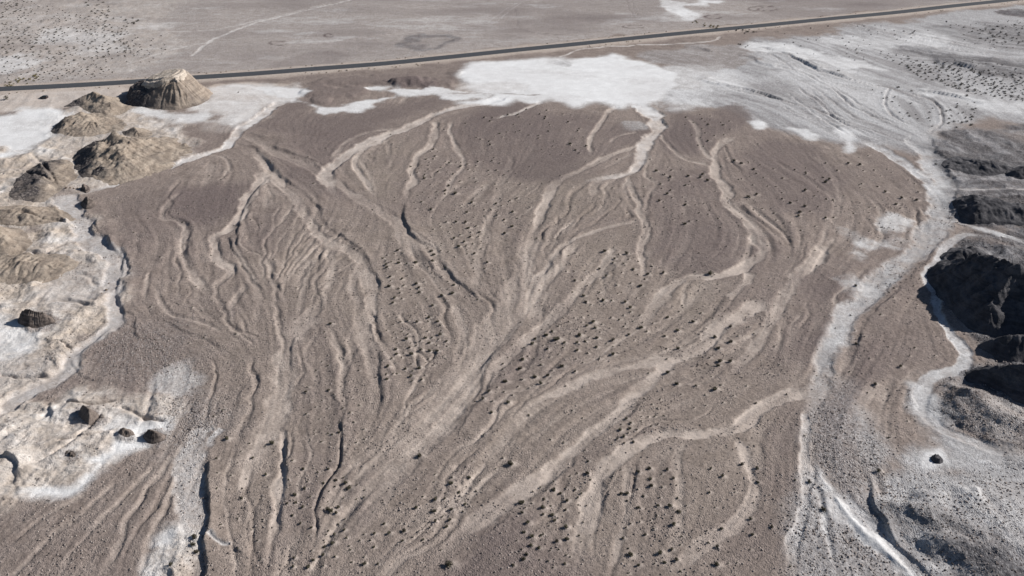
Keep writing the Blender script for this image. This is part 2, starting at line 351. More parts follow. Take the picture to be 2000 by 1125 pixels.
# ------------------------------------------------------------------ washes and channels
C_ = channel
for pts in ([(340, 885), (292, 960), (244, 1040), (200, 1130)], [(300, 905), (232, 985), (162, 1060), (110, 1135)], [(220, 950), (140, 1020), (60, 1090), (0, 1140)], [(358, 925), (332, 990), (298, 1052), (270, 1130)], [(160, 970), (90, 1010), (20, 1060)]):
    C_(pts, 10, 16, 0.35, 0.5, pale=0.35)
for pts in ([(20, 470), (60, 490), (100, 495), (150, 480)], [(0, 610), (60, 600), (120, 590), (190, 600)], [(60, 565), (110, 548), (160, 540), (205, 562)], [(40, 425), (90, 430), (145, 440)], [(10, 690), (60, 680), (120, 668), (152, 690)],
            [(0, 730), (50, 735), (108, 742)], [(110, 862), (170, 850), (220, 832)], [(60, 902), (110, 880), (150, 850), (205, 800)], [(240, 790), (280, 812), (335, 822)], [(130, 780), (180, 790), (240, 778)], [(0, 345), (50, 340), (105, 362)], [(60, 300), (90, 330), (112, 365)]):
    C_(pts, 6, 9, 0.8, 0.4, flow=False, pale=0.5, dark=-0.5)
# pale wash along the foot of the badlands
C_([(560, 196), (530, 208), (500, 232), (468, 252), (452, 275), (428, 291), (390, 305), (350, 320), (300, 337), (250, 353), (200, 369), (155, 378), (118, 381)], 20, 26, 0.7, white=0.55, pale=1.0, ochre=-0.8, dark=-1)
C_([(118, 381), (140, 410), (158, 438), (165, 462), (190, 485), (218, 505), (230, 535), (230, 562), (222, 588), (232, 610), (228, 632), (205, 650), (178, 672), (150, 695), (138, 722), (105, 745), (60, 764), (25, 780), (10, 800), (-20, 830)], 46, 24, 0.8, white=0.22, grey=0.55, pale=0.9, ochre=-0.85, dark=-1, taper=(0.03, 0.03))
C_([(-20, 872), (20, 845), (60, 825), (90, 810), (100, 795)], 20, 16, 0.5, pale=0.9, ochre=0.5)
C_([(0, 795), (40, 800), (70, 800), (90, 812)], 14, 14, 0.3, pale=0.9)
C_([(0, 380), (60, 366), (100, 362), (118, 378)], 16, 14, 0.4, grey=0.4, pale=0.9, ochre=-0.6)
C_([(0, 505), (50, 500), (100, 490), (140, 470), (162, 455)], 10, 8, 0.4, pale=0.9, ochre=-0.3)
C_([(0, 400), (60, 388), (120, 384)], 8, 8, 0.3, pale=0.8, ochre=-0.2)
C_([(0, 556), (60, 548), (120, 535), (160, 520)], 10, 8, 0.3, pale=0.7)
scarp([(186, 425), (190, 442), (206, 470), (226, 498), (236, 520), (239, 548), (233, 580), (242, 602), (262, 612), (285, 618)], 1.5, 10, 0.4, 0.08)
scarp([(275, 612), (320, 628), (380, 655), (450, 690)], 0.5, 10, 0.6)
scarp([(222, 640), (200, 655), (178, 678), (150, 698)], 0.7, 8, 0.4)
scarp([(268, 620), (270, 645), (282, 662)], 0.7, 3, 0.3, 0.2, False)
scarp([(140, 700), (148, 730), (180, 742), (230, 738)], 0.5, 5, 0.3, 0.2, False)
scarp([(96, 783), (99, 800), (103, 812), (94, 822)], 1.6, 5, 0.3, 0.12, False)
scarp([(6, 892), (28, 896), (36, 905), (33, 915), (22, 920)], 2.4, 6, 0.35, 0.15, False)
scarp([(95, 785), (70, 788), (48, 788)], 0.5, 4, 0.3, 0.15, False)
scarp([(120, 380), (110, 372), (95, 361), (65, 359)], 0.7, 5, 0.4, 0.15, False)
# upper fan
C_([(1000, 188), (930, 203), (880, 214), (830, 231), (790, 250), (740, 272), (690, 296), (655, 318), (640, 338), (645, 365), (662, 388)], 16, 34, 0.75, pale=1.0, white=0.12, dark=-1)
C_([(930, 203), (890, 211), (840, 228)], 18, 12, 0.3, white=0.5, flow=False)
C_([(775, 250), (725, 258), (688, 272), (668, 290), (640, 318)], 9, 12, 0.35, pale=0.8)
C_([(760, 268), (722, 282), (702, 300), (693, 322), (704, 345), (720, 362), (738, 384)], 12, 10, 0.5, pale=0.75)
C_([(752, 272), (760, 292), (765, 315), (755, 340)], 9, 8, 0.3, pale=0.3)
C_([(846, 235), (848, 260), (840, 282), (822, 300), (808, 330), (803, 360), (790, 395)], 13, 16, 0.6, pale=0.6)
C_([(878, 238), (882, 265), (896, 292), (912, 312), (890, 342), (870, 370), (852, 398)], 9, 12, 0.35, pale=0.75)
C_([(1062, 197), (1030, 211), (1000, 224), (960, 235)], 10, 8, 0.4, pale=0.9, white=0.2)
C_([(1215, 208), (1190, 215), (1180, 228), (1168, 246), (1155, 262), (1153, 288), (1160, 310)], 10, 10, 0.5, pale=0.8)
C_([(1250, 206), (1276, 224), (1288, 243), (1280, 262), (1262, 277), (1258, 298), (1254, 316), (1228, 338), (1180, 350), (1130, 360)], 34, 14, 0.8, pale=1.0, white=0.3, dark=-1)
C_([(1245, 203), (1270, 218), (1284, 236)], 38, 20, 0.3, white=0.85, flow=False)
C_([(1262, 284), (1225, 294), (1180, 312), (1145, 328), (1100, 350), (1076, 370), (1063, 395), (1056, 420), (1046, 446), (1045, 460)], 14, 20, 0.6, pale=0.75)
C_([(1195, 345), (1162, 364), (1150, 386)], 15, 12, 0.4, pale=0.6)
C_([(1226, 344), (1228, 366), (1246, 395), (1256, 424), (1262, 446), (1258, 485), (1258, 545)], 16, 14, 0.45, pale=0.6)
C_([(1290, 260), (1312, 286), (1340, 311), (1372, 320), (1394, 330)], 9, 9, 0.45, pale=0.65)
C_([(1276, 275), (1266, 325), (1262, 345), (1280, 358), (1268, 390), (1265, 440)], 8, 8, 0.35, pale=0.3)
C_([(1245, 256), (1215, 262), (1190, 280)], 9, 8, 0.35, pale=0.5)
C_([(1256, 430), (1205, 442), (1160, 452), (1122, 470), (1096, 486), (1060, 530), (1030, 580)], 8, 16, 0.35, pale=0.6)
C_([(1240, 300), (1200, 320), (1160, 335), (1120, 345)], 7, 7, 0.3, pale=0.3)
C_([(1045, 402), (1020, 420), (1000, 430)], 6, 6, 0.2, pale=0.4)
C_([(1350, 232), (1362, 252), (1368, 276), (1378, 295), (1394, 320)], 9, 10, 0.35, pale=0.6)
C_([(1440, 264), (1415, 280), (1401, 296), (1397, 318), (1396, 336), (1406, 356), (1420, 378), (1418, 392), (1426, 406), (1442, 420), (1462, 436), (1482, 462), (1488, 492), (1470, 515), (1430, 534), (1390, 545), (1340, 547), (1310, 566), (1282, 590), (1262, 615), (1242, 640), (1205, 664)], 16, 26, 0.5, pale=0.8)
C_([(1462, 270), (1500, 300), (1560, 340), (1620, 380), (1640, 420)], 8, 10, 0.2, pale=0.2)
C_([(1600, 300), (1630, 350), (1640, 400), (1600, 470)], 12, 12, 0.2, pale=0.2)
scarp([(1420, 285), (1418, 320), (1424, 345), (1432, 375)], 0.6, 10, 0.5)
scarp([(1440, 395), (1470, 420), (1510, 450)], 0.6, 10, 0.6)
# left fan
scarp([(462, 256), (482, 261), (508, 267), (522, 278), (538, 292), (562, 299), (592, 308), (618, 320)], 1.2, 14, 0.6, 0.1)
C_([(470, 262), (500, 275), (530, 296), (570, 312), (610, 330), (650, 352), (700, 385), (750, 415), (790, 445), (830, 480), (868, 525), (905, 562), (940, 600)], 16, 36, 0.35, pale=0.35)
scarp([(448, 276), (494, 288), (506, 299), (521, 312), (536, 330), (556, 351), (578, 362), (606, 385), (624, 404), (634, 425), (650, 446), (682, 472), (706, 490), (720, 510), (734, 540), (739, 575)], 1.1, 9, 0.5, 0.06)
C_([(495, 292), (520, 318), (545, 352), (575, 382), (604, 428), (622, 452), (656, 478), (690, 495), (712, 528), (722, 568), (722, 610), (714, 640), (712, 672), (722, 705), (732, 742), (732, 775), (722, 805), (705, 840)], 18, 30, 0.4, pale=0.5)
scarp([(786, 392), (790, 430), (815, 460), (848, 488), (862, 512), (886, 540), (925, 570), (945, 590)], 1.0, 9, 0.5, 0.1)
scarp([(734, 690), (742, 728), (746, 768), (741, 800), (730, 822)], 1.1, 6, 0.4, 0.1)
C_([(516, 330), (512, 352), (498, 375), (480, 400), (462, 425), (440, 448), (416, 466), (422, 490), (436, 514), (452, 526), (440, 544), (420, 564), (410, 580)], 26, 18, 0.55, pale=0.95)
scarp([(520, 345), (506, 370), (488, 394), (472, 415), (463, 440), (463, 468), (480, 490)], 1.0, 8, 0.45, 0.1)
scarp([(437, 462), (455, 480), (466, 500), (476, 520), (496, 545), (520, 570)], 0.9, 6, 0.4, 0.12)
C_([(462, 470), (470, 500), (482, 525), (500, 552), (508, 590), (505, 640)], 10, 20, 0.3, pale=0.35)
C_([(360, 374), (334, 396), (319, 416), (326, 428), (348, 430), (360, 446), (358, 476), (368, 506), (384, 540), (420, 590)], 10, 16, 0.45, pale=0.45)
scarp([(352, 424), (368, 440), (370, 458), (362, 480), (374, 515), (385, 535)], 0.6, 6, 0.5)
C_([(485, 555), (468, 575), (455, 600), (460, 640)], 12, 14, 0.4, pale=0.5)
C_([(435, 545), (425, 575), (440, 605), (455, 640)], 8, 14, 0.4, pale=0.3)
C_([(405, 300), (440, 305), (450, 320), (440, 345), (420, 358)], 7, 7, 0.25, pale=0.3)
C_([(650, 480), (648, 530), (640, 570), (615, 600), (582, 630), (565, 660)], 14, 26, 0.35, pale=0.45)
C_([(700, 500), (690, 560), (700, 620), (690, 660), (680, 720), (668, 790), (660, 850)], 12, 16, 0.35, pale=0.35)
C_([(640, 640), (662, 678), (672, 715), (668, 750)], 10, 12, 0.35, pale=0.35)
scarp([(650, 765), (660, 790), (662, 815), (655, 850)], 0.8, 5, 0.4)
C_([(590, 610), (572, 660), (558, 710), (548, 760), (538, 810), (520, 850), (500, 890), (486, 930), (474, 970)], 70, 34, 0.3, bank=2.0, pale=0.55)
C_([(506, 850), (496, 890), (484, 930), (470, 968)], 18, 14, 0.2, pale=0.9, flow=False)
C_([(538, 845), (548, 890), (553, 940), (550, 990), (542, 1040), (530, 1090)], 18, 22, 0.4, pale=0.8)
scarp([(575, 655), (574, 690), (568, 740), (556, 790), (546, 830)], 0.6, 8, 0.6, 0.1)
scarp([(546, 860), (556, 900), (560, 935), (556, 985), (550, 1030)], 0.9, 5, 0.4, 0.1)
scarp([(478, 745), (470, 775), (460, 810)], 0.4, 6, 0.5)
for k in range(16):     # fine rills spreading from the mid-left levee
    x = 560 + k * 9 + random.uniform(-9, 9); y = 425 + k * 4 + random.uniform(-25, 25); ln = random.uniform(0.5, 1.1)
    C_([(x + 20, y), (x - 8 - k, y + 45 * ln), (x - 30 - 2 * k + random.uniform(-8, 8), y + 100 * ln), (x - 40 - 3 * k, y + 165 * ln)], random.uniform(3, 7), random.uniform(4, 9), random.uniform(0.2, 0.45), 0.4, pale=random.uniform(0.05, 0.4))
# cobble wash, lower left
C_([(405, 830), (388, 862), (376, 900), (374, 950), (378, 1010), (384, 1070), (388, 1140)], 44, 50, 0.35, bank=1.0, white=0.22, grey=0.3, rubble=0.6, pale=0.6, dark=-1)
C_([(432, 842), (415, 862), (408, 885)], 22, 12, 0.35, grey=0.8, white=0.3, flow=False)
scarp([(406, 905), (411, 940), (416, 985), (413, 1030), (406, 1070), (402, 1110), (396, 1160)], 1.5, 7, 0.35, 0.05)
scarp([(412, 1030), (430, 1050), (455, 1062), (480, 1090)], 0.5, 6, 0.4)
C_([(418, 1040), (440, 1060), (465, 1064)], 10, 8, 0.3, white=0.6, flow=False)
# centre
C_([(1046, 455), (1042, 480), (1030, 520), (1012, 560), (990, 602), (962, 642), (932, 692), (890, 742), (850, 802), (800, 852), (742, 922), (690, 992), (642, 1062), (600, 1130)], 34, 80, 0.35, bank=1.5, pale=0.38)
C_([(1132, 470), (1082, 530), (1032, 592), (986, 650), (950, 702), (912, 772), (868, 832), (810, 900), (760, 960), (700, 1040), (650, 1120)], 18, 40, 0.4, bank=1.0, pale=0.48)
C_([(1206, 478), (1172, 530), (1130, 572), (1090, 612), (1042, 652), (1000, 690), (960, 740), (930, 790)], 20, 20, 0.4, pale=0.5)
scarp([(1215, 500), (1180, 545), (1132, 590), (1090, 622), (1040, 662), (1000, 700)], 0.45, 9, 0.6)
scarp([(1092, 485), (1060, 540), (1028, 600), (985, 660), (950, 710), (925, 745)], 0.5, 8, 0.6)
scarp([(975, 720), (945, 765), (915, 805), (880, 860)], 0.7, 9, 0.5)
C_([(880, 590), (905, 640), (900, 700), (860, 750), (810, 800), (760, 860), (700, 900)], 14, 22, 0.3, pale=0.35)
C_([(1000, 300), (985, 350), (960, 420), (940, 500), (930, 560), (940, 610)], 14, 20, 0.25, pale=0.25)
C_([(760, 420), (800, 480), (850, 540), (900, 600)], 18, 20, 0.25, pale=0.3)
C_([(900, 800), (960, 770), (1030, 760), (1100, 740)], 9, 9, 0.2, pale=0.3)
C_([(1505, 590), (1452, 612), (1402, 646), (1370, 676), (1322, 700), (1262, 715), (1202, 724), (1142, 746), (1082, 770), (1032, 796), (1000, 812)], 36, 18, 0.4, pale=0.8)
scarp([(1450, 622), (1420, 645), (1390, 675), (1345, 705), (1290, 722)], 0.55, 8, 0.5)
C_([(1465, 535), (1448, 562), (1425, 590)], 18, 12, 0.2, pale=0.95, flow=False)
C_([(1622, 478), (1592, 506), (1562, 540), (1532, 580), (1505, 618), (1492, 650), (1470, 690), (1440, 720), (1400, 760)], 26, 22, 0.35, pale=0.65)
C_([(1345, 690), (1282, 738), (1238, 772), (1202, 812), (1142, 868), (1082, 914), (1022, 954), (962, 996), (902, 1042), (862, 1084), (826, 1135)], 18, 46, 0.35, bank=0.9, pale=0.85)
scarp([(1290, 765), (1245, 795), (1212, 830), (1150, 885), (1088, 930), (1030, 975), (960, 1035), (900, 1085)], 0.55, 8, 0.5)
C_([(1582, 757), (1532, 776), (1492, 800), (1440, 838), (1382, 850), (1320, 850), (1272, 862), (1232, 880), (1200, 900), (1172, 938), (1152, 992), (1137, 1052), (1124, 1135)], 30, 40, 0.4, bank=0.8, pale=0.85)
scarp([(1205, 915), (1190, 955), (1178, 1000), (1170, 1060)], 0.4, 6, 0.6)
C_([(1345, 870), (1325, 915), (1325, 970), (1330, 1030), (1310, 1125)], 14, 18, 0.2, pale=0.4)
C_([(1440, 860), (1455, 900), (1470, 950), (1455, 1000), (1420, 1040), (1360, 1080), (1330, 1110), (1300, 1140)], 18, 34, 0.25, pale=0.65)
C_([(1225, 905), (1222, 960), (1218, 1020), (1200, 1120)], 12, 14, 0.2, pale=0.4)
C_([(1500, 590), (1515, 640), (1530, 690), (1545, 720)], 10, 8, 0.2, pale=0.3)
# the broad wash on the right
C_([(1790, 250), (1802, 292), (1830, 330), (1846, 372), (1845, 412), (1828, 448), (1785, 490), (1735, 535), (1682, 588), (1640, 640), (1612, 690), (1600, 740), (1592, 800), (1585, 850), (1578, 900)], 54, 26, 0.7, bank=0.7, grey=0.85, white=0.2, pale=0.5, rubble=0.35, dark=-1, taper=(0.1, 0.1))
C_([(1690, 275), (1740, 300), (1790, 335), (1830, 372), (1845, 400)], 22, 30, 0.4, white=0.55, grey=0.8)
C_([(1800, 290), (1835, 345), (1848, 390), (1840, 425)], 40, 36, 0.1, white=0.45, flow=False)
C_([(1660, 600), (1630, 650), (1610, 700)], 34, 22, 0.1, white=0.35, flow=False)
scarp([(1830, 470), (1772, 548), (1722, 598), (1690, 642), (1662, 684), (1645, 730)], 1.0, 9, 0.5, 0.1)
C_([(1920, 452), (1875, 458), (1845, 480), (1822, 512), (1812, 540), (1830, 598), (1860, 655), (1886, 700), (1878, 722), (1832, 738), (1804, 756), (1804, 795), (1830, 826), (1872, 850), (1932, 872), (2010, 880), (2100, 885)], 17, 30, 0.35, white=0.42, grey=0.85, pale=0.4, rock=-1, dark=-1, rubble=-0.7)
C_([(1905, 440), (1940, 452), (1990, 468), (2060, 490)], 16, 22, 0.3, white=0.65, grey=0.8, rock=-0.9)
C_([(1830, 420), (1870, 430), (1915, 445), (1945, 452)], 20, 16, 0.2, white=0.55, rock=-0.9)
C_([(1855, 370), (1900, 372), (1960, 370), (2050, 374)], 10, 8, 0.2, white=0.5, rock=-0.8)
C_([(1582, 800), (1572, 852), (1568, 892), (1574, 930), (1562, 980), (1552, 1040), (1545, 1140)], 14, 30, 0.35, pale=0.9, white=0.25)
region([(1584, 900), (1612, 942), (1652, 984), (1700, 1042), (1796, 1128), (1770, 1128), (1700, 1075), (1655, 1030), (1625, 990), (1602, 945)], 1.6, rag=1.6, white=0.8, rubble=-0.9, lift=0.9, lift_soft=3)
region([(1600, 940), (1625, 985), (1640, 1010), (1630, 1015), (1608, 985)], 2, white=0.4, ochre=0.3, rubble=-0.6)
C_([(1640, 960), (1680, 1000), (1720, 1050), (1760, 1090), (1800, 1135)], 26, 16, 0.3, grey=0.9, white=0.35, rubble=-0.7)
C_([(1590, 950), (1600, 1000), (1615, 1050), (1640, 1110)], 14, 14, 0.3, white=0.55, rubble=-0.5)
scarp([(1690, 900), (1700, 945), (1710, 990), (1722, 1032), (1742, 1062), (1772, 1090), (1806, 1122), (1850, 1165), (1900, 1210)], 1.6, 7, 0.45, 0.38)
# braided threads on the upper right flats
for pts in [[(1480, 92), (1540, 110), (1600, 140), (1680, 160), (1740, 172), (1800, 190), (1840, 215)], [(1500, 128), (1560, 140), (1620, 170), (1680, 215), (1750, 240), (1795, 262)],
            [(1360, 150), (1420, 168), (1480, 180), (1540, 200), (1600, 215), (1660, 240), (1720, 262), (1790, 285)], [(1655, 42), (1720, 60), (1800, 70), (1900, 90), (2000, 100)],
            [(1560, 170), (1600, 200), (1640, 235), (1700, 262)], [(1740, 170), (1728, 200), (1745, 225), (1790, 250)], [(1790, 182), (1830, 205), (1842, 235), (1810, 262)]]:
    C_(pts, 4, 7, 0.9, 0.5, dark=0.3, grey=-0.1)
    if abs(pts[-1][0] - pts[0][0]) < 80: continue
    C_([(px + 18 + random.uniform(-9, 9), py + 7 + random.uniform(-5, 5)) for px, py in pts[::-1]], 3, 6, 0.6, 0.5, dark=0.15)
    C_([(px - 26 + random.uniform(-12, 12), py + 5 + random.uniform(-5, 5)) for px, py in pts], 3, 5, 0.6, 0.5, dark=0.2, white=0.2)
scarp([(1480, 92), (1540, 108), (1605, 138), (1680, 158)], 1.6, 12, 0.6)
scarp([(1290, 88), (1350, 93), (1395, 103)], 1.5, 12, 0.6)
scarp([(1440, 107), (1470, 114), (1480, 124), (1512, 132)], 1.3, 12, 0.6)
scarp([(1790, 176), (1860, 188), (1905, 200), (1915, 206)], 1.4, 12, 0.6)
scarp([(1830, 124), (1870, 127), (1905, 136)], 2.4, 18, 0.8)
scarp([(1350, 155), (1420, 168), (1480, 180), (1540, 198)], 1.2, 12, 0.6)
scarp([(430, 170), (490, 175), (530, 186), (560, 192)], 0.5, 10, 0.5)
# tracks and faint trails beyond the road
for pts, wv, kw in [([(372, 112), (420, 75), (500, 45), (590, 22), (690, 0), (740, -15)], 7, dict(pale=1.0, white=0.35)), ([(330, 62), (420, 58), (520, 36), (640, 8)], 5, dict(pale=0.9, white=0.2)),
                    ([(240, 128), (330, 100), (420, 80)], 6, dict(pale=0.9, white=0.2)), ([(560, 90), (700, 75), (840, 60), (900, 62)], 4, dict(pale=0.9)), ([(950, 45), (985, 20), (1010, 5)], 2, dict(white=0.25)),
                    ([(960, 48), (995, 22), (1018, 5)], 2, dict(white=0.25)), ([(1225, 0), (1232, 18), (1242, 35)], 3, dict(dark=0.5)), ([(1234, 0), (1240, 18), (1250, 33)], 3, dict(dark=0.4)),
                    ([(15, 168), (45, 150), (70, 140), (72, 125), (60, 118)], 12, dict(pale=1.0, ochre=0.5, white=0.2)), ([(1090, 112), (1140, 96), (1250, 88), (1380, 82), (1410, 70)], 5, dict(white=0.5, pale=0.8)),
                    ([(860, 182), (960, 182), (1000, 184), (1060, 186)], 5, dict(white=-0.8, dark=0.3))]:
    C_(pts, wv, wv, 0.12, 0.4, flow=False, taper=(0.02, 0.02), **kw)
for cx, cy, rx, ry in [(1490, 16, 27, 5.5), (1500, 17, 20, 4), (1395, 32, 16, 4), (640, 70, 10, 3), (1240, 52, 22, 3), (545, 84, 18, 4)]:   # wheel rings on the dry flat
    C_([(cx + rx * math.cos(a), cy + ry * math.sin(a)) for a in np.linspace(0.2, 5.6, 14)], 4.2, 4.2, 0.1, 0.4, flow=False, taper=(0.02, 0.02), soft=0.8, dark=0.9, pale=-0.6, grey=-0.6)
C_([(1000, 55), (1060, 66), (1130, 70)], 4, 4, 0.1, flow=False, dark=0.5)
C_([(1010, 15), (1008, 55)], 5, 5, 0.1, flow=False, dark=0.3)

# ------------------------------------------------------------------ road bed
ROAD_PX = [(-140, 184), (-60, 179), (0, 175), (120, 169), (240, 162), (370, 153), (500, 144.5), (620, 135), (750, 125), (875, 112.5), (1000, 99.5), (1125, 87), (1250, 74), (1375, 61.5), (1500, 49.5), (1625, 37), (1750, 25), (1860, 12.5), (1960, 2), (2080, -12), (2200, -26)]
ROAD = smooth(ground_pts(ROAD_PX), 6)
fr = line_field(ROAD, 30, warp=False)

# ------------------------------------------------------------------ flow-aligned relief: smear noise along the stream directions
gx0, gx1, gy0, gy1, gs = -400.0, 520.0, 90.0, 730.0, 0.7
nx, ny = int((gx1 - gx0) / gs), int((gy1 - gy0) / gs)
pts_, dirs_ = [], []
for P in FLOW:
    m = 0.5 * (P[1:] + P[:-1]); d = np.diff(P, axis=0); L = np.hypot(d[:, 0], d[:, 1]) + 1e-9
    pts_.append(m); dirs_.append(np.stack([np.arctan2(d[:, 1], d[:, 0]), L], 1))
pts_ = np.vstack(pts_); dirs_ = np.vstack(dirs_)
cs = 6.0
cx = np.arange(gx0, gx1 + cs, cs); cy = np.arange(gy0, gy1 + cs, cs)
CX, CY = np.meshgrid(cx, cy)
c2 = np.zeros(CX.shape); s2 = np.zeros(CX.shape)
for (mx, my), (a, L) in zip(pts_, dirs_):
    wgt = min(L, 12) / ((CX - mx) ** 2 + (CY - my) ** 2 + 30.0) ** 1.6
    c2 += wgt * math.cos(2 * a); s2 += wgt * math.sin(2 * a)
ang = 0.5 * np.arctan2(s2, c2) + 0.30 * fbm(CX, CY, 42, 3, 2)
# secondary threads: streamlines of the same flow, each a small cut of its own
def flow_at(x, y):
    i = int(np.clip((x - gx0) / cs, 0, len(cx) - 1)); j = int(np.clip((y - gy0) / cs, 0, len(cy) - 1))
    return math.cos(ang[j, i]), math.sin(ang[j, i])
FANP = ground_pts([(250, 400), (480, 250), (900, 215), (1250, 225), (1450, 240), (1640, 320), (1810, 400), (1640, 640), (1570, 900), (1545, 1140), (425, 1140), (420, 850), (330, 720), (255, 620)])
rt = np.random.default_rng(21); nthr = 0; tries_ = 0
while nthr < 130 and tries_ < 4000:
    tries_ += 1
    x, y = rt.uniform(-190, 260), rt.uniform(115, 470)
    if not inpoly([tuple(q) for q in FANP], x, y): continue
    n_ = int(rt.uniform(7, 26)); st = 2.6; P = [(x, y)]; wob = rt.uniform(0, 6.28); amp_ = rt.uniform(0.05, 0.35)
    for k in range(n_):
        ux, uy = flow_at(*P[-1])
        if uy > 0: ux, uy = -ux, -uy
        a_ = math.atan2(uy, ux) + amp_ * math.sin(wob + k * 0.55)
        P.append((P[-1][0] + st * math.cos(a_), P[-1][1] + st * math.sin(a_)))
    P = smooth(np.array(P), 2); wd = rt.uniform(0.6, 2.2); dp = rt.uniform(0.15, 0.55)
    dk = mat_at('dark', np.array([x]), np.array([y]))[0]
    if rt.random() < dk * 2.2 or rt.random() < sstep(240, 420, y) * 0.75: continue
    channel(None, wd * rt.uniform(0.5, 1.2), wd, dp, 0.35, (0.15, 0.2), False, None, P, pale=rt.choice([0.0, 0.1, 0.25, 0.45]))
    if rt.random() < 0.3: scarp(None, rt.uniform(0.15, 0.4), rt.uniform(3, 8), 0.35, 0.2, False, P + np.array([wd * 0.5, 0]))
    nthr += 1
dcx, dcy = np.cos(ang), np.sin(ang)
gxi = np.arange(nx); gyi = np.arange(ny)
ci = np.minimum((gxi * gs / cs).round().astype(int), len(cx) - 1); cj = np.minimum((gyi * gs / cs).round().astype(int), len(cy) - 1)
DX = dcx[np.ix_(cj, ci)].astype(np.float32); DY = dcy[np.ix_(cj, ci)].astype(np.float32)
def smear(src, steps):
    acc = src.copy(); n = 1
    for sgn in (1, -1):
        px, py = np.meshgrid(gxi.astype(np.float32), gyi.astype(np.float32))
        lx = np.full(px.shape, 0, np.float32); ly = lx.copy()
        for k in range(steps):
            ix = np.clip(px.astype(np.int32), 0, nx - 1); iy = np.clip(py.astype(np.int32), 0, ny - 1)
            ux, uy = DX[iy, ix], DY[iy, ix]
            if k == 0: f = np.float32(sgn)
            else: f = np.where(ux * lx + uy * ly < 0, np.float32(-1), np.float32(1))
            ux = ux * f; uy = uy * f
            px = px + ux; py = py + uy; lx, ly = ux, uy
            ix = np.clip(px.astype(np.int32), 0, nx - 1); iy = np.clip(py.astype(np.int32), 0, ny - 1)
            acc += src[iy, ix]; n += 1
    acc /= n
    return (acc - acc.mean()) / acc.std()
GXF, GYF = np.meshgrid(gx0 + gxi * gs, gy0 + gyi * gs)
lic1 = smear(rng.standard_normal((ny, nx)).astype(np.float32), 16)
lic2 = smear(fbm(GXF, GYF, 5.0, 2, 2).astype(np.float32), 40)
lic3 = smear(fbm(GXF, GYF, 2.2, 2, 6).astype(np.float32), 26)
def bil(A, x, y):
    fx = np.clip((x - gx0) / gs, 0, nx - 1.001); fy = np.clip((y - gy0) / gs, 0, ny - 1.001)
    i = fx.astype(int); j = fy.astype(int); u = fx - i; v = fy - j
    return (A[j, i] * (1 - u) + A[j, i + 1] * u) * (1 - v) + (A[j + 1, i] * (1 - u) + A[j + 1, i + 1] * u) * v
L1, L2, L3 = bil(lic1, X, Y), bil(lic2, X, Y), bil(lic3, X, Y)
infan = sstep(720, 600, Y) * sstep(-395, -340, X) * sstep(515, 470, X)
infan = infan * sstep(5, -30, Y - np.interp(X, ROAD[:, 0], ROAD[:, 1]))
quiet = np.clip(1 - M['white'] * 0.9 - np.maximum(0, M['pale'] - 0.6) * 1.2, 0.08, 1)
far = sstep(380, 560, Y)
brk = np.clip(0.55 + 0.9 * fbm(X, Y, 28, 3, 4), 0.1, 1.4)
lobe = np.clip(1.1 - 1.3 * M['dark'], 0.35, 1.0)
brk = brk * lobe * np.clip(1.15 - 0.6 * sstep(230, 430, Y), 0.4, 1)
rel = 0.05 * L1 + (0.105 * L2 + 0.07 * L3) * brk - 0.17 * sstep(0.9, 1.5, -L2) * brk - 0.12 * sstep(0.9, 1.5, -L3) * brk + 0.08 * sstep(0.9, 1.6, L3) * brk
Z += infan * quiet * rel * (1 - 0.5 * far) * (1 - 0.55 * M['grey'])
Z += 0.5 * fbm(X, Y, 55, 3, 0) * quiet + 0.05 * fbm(X, Y, 2.2, 3, 5) * quiet
Z += M['ochre'] * (1.7 * ridged(XW, YW, 14, 5, 3) + 0.42 * ridged(XW, YW * 1.6, 4.0, 4, 1)) * (1 - 0.65 * M['white']) * (1 - 0.9 * np.minimum(1, CARVE * 2))
Z += M['rock'] * (1.7 * ridged(X, Y * 1.5, 17, 5, 2) + 0.2 * fbm(X, Y, 1.6, 2, 4)) * (1 - M['white'] * 0.7)
M['white'] = np.maximum(M['white'], (M['rock'] * (1 - 0.6 * sstep(180, 120, Y)) * np.clip(1.2 * fbm(X * 0.8, Y * 1.6, 9, 5, 7) - 0.15, 0, 0.6)).astype(np.float32))
Z += M['rubble'] * (0.10 * fbm(X, Y, 0.9, 2, 6) + 0.16 * ridged(X * 0.9 + Y * 0.45, Y * 0.9 - X * 0.45, 4.0, 3, 5))
Z += M['grey'] * (1 - M['white']) * 0.08 * fbm(X, Y, 5, 4, 6)
# fine banding of the gravel follows the flow too: coarse dark lag on the bars, sand in the threads
M['dark'] += (infan * quiet * (0.10 * np.clip(L2, -1.5, 1.5) * brk + 0.07 * np.clip(L3, -2, 2) * brk + 0.16 * fbm(X, Y, 34, 4, 6))).astype(np.float32)
M['pale'] += (infan * brk * (np.clip(-L2 * 0.09 - L3 * 0.06 - 0.04, 0, 0.3) + 0.12 * sstep(0.9, 1.5, -L3))).astype(np.float32)
Z -= CARVE
M['pale'] *= (1 + infan * np.clip(-0.20 * L3 - 0.14 * L2, -0.35, 0.25)).astype(np.float32)
M['white'] *= (1 - np.clip(0.55 * fbm(X * 0.45, Y, 16, 5, 4), 0, 0.45) * (0.35 + 0.65 * sstep(0.9, 0.4, M['white']))).astype(np.float32)
beyond = sstep(10, 40, Y - np.interp(X, ROAD[:, 0], ROAD[:, 1]))
M['dark'] += (beyond * np.clip(0.30 * fbm(X * 0.35, Y, 22, 5, 3) + 0.05, 0, 0.4)).astype(np.float32)
M['white'] += (beyond * np.clip(0.45 * fbm(X * 0.4 + 90, Y, 18, 4, 5) - 0.12, 0, 0.3)).astype(np.float32)
M['dark'] += (M['ochre'] * (1 - M['white']) * np.clip(0.55 * fbm(XW, YW, 7, 5, 2) - 0.02, 0, 0.5)).astype(np.float32)
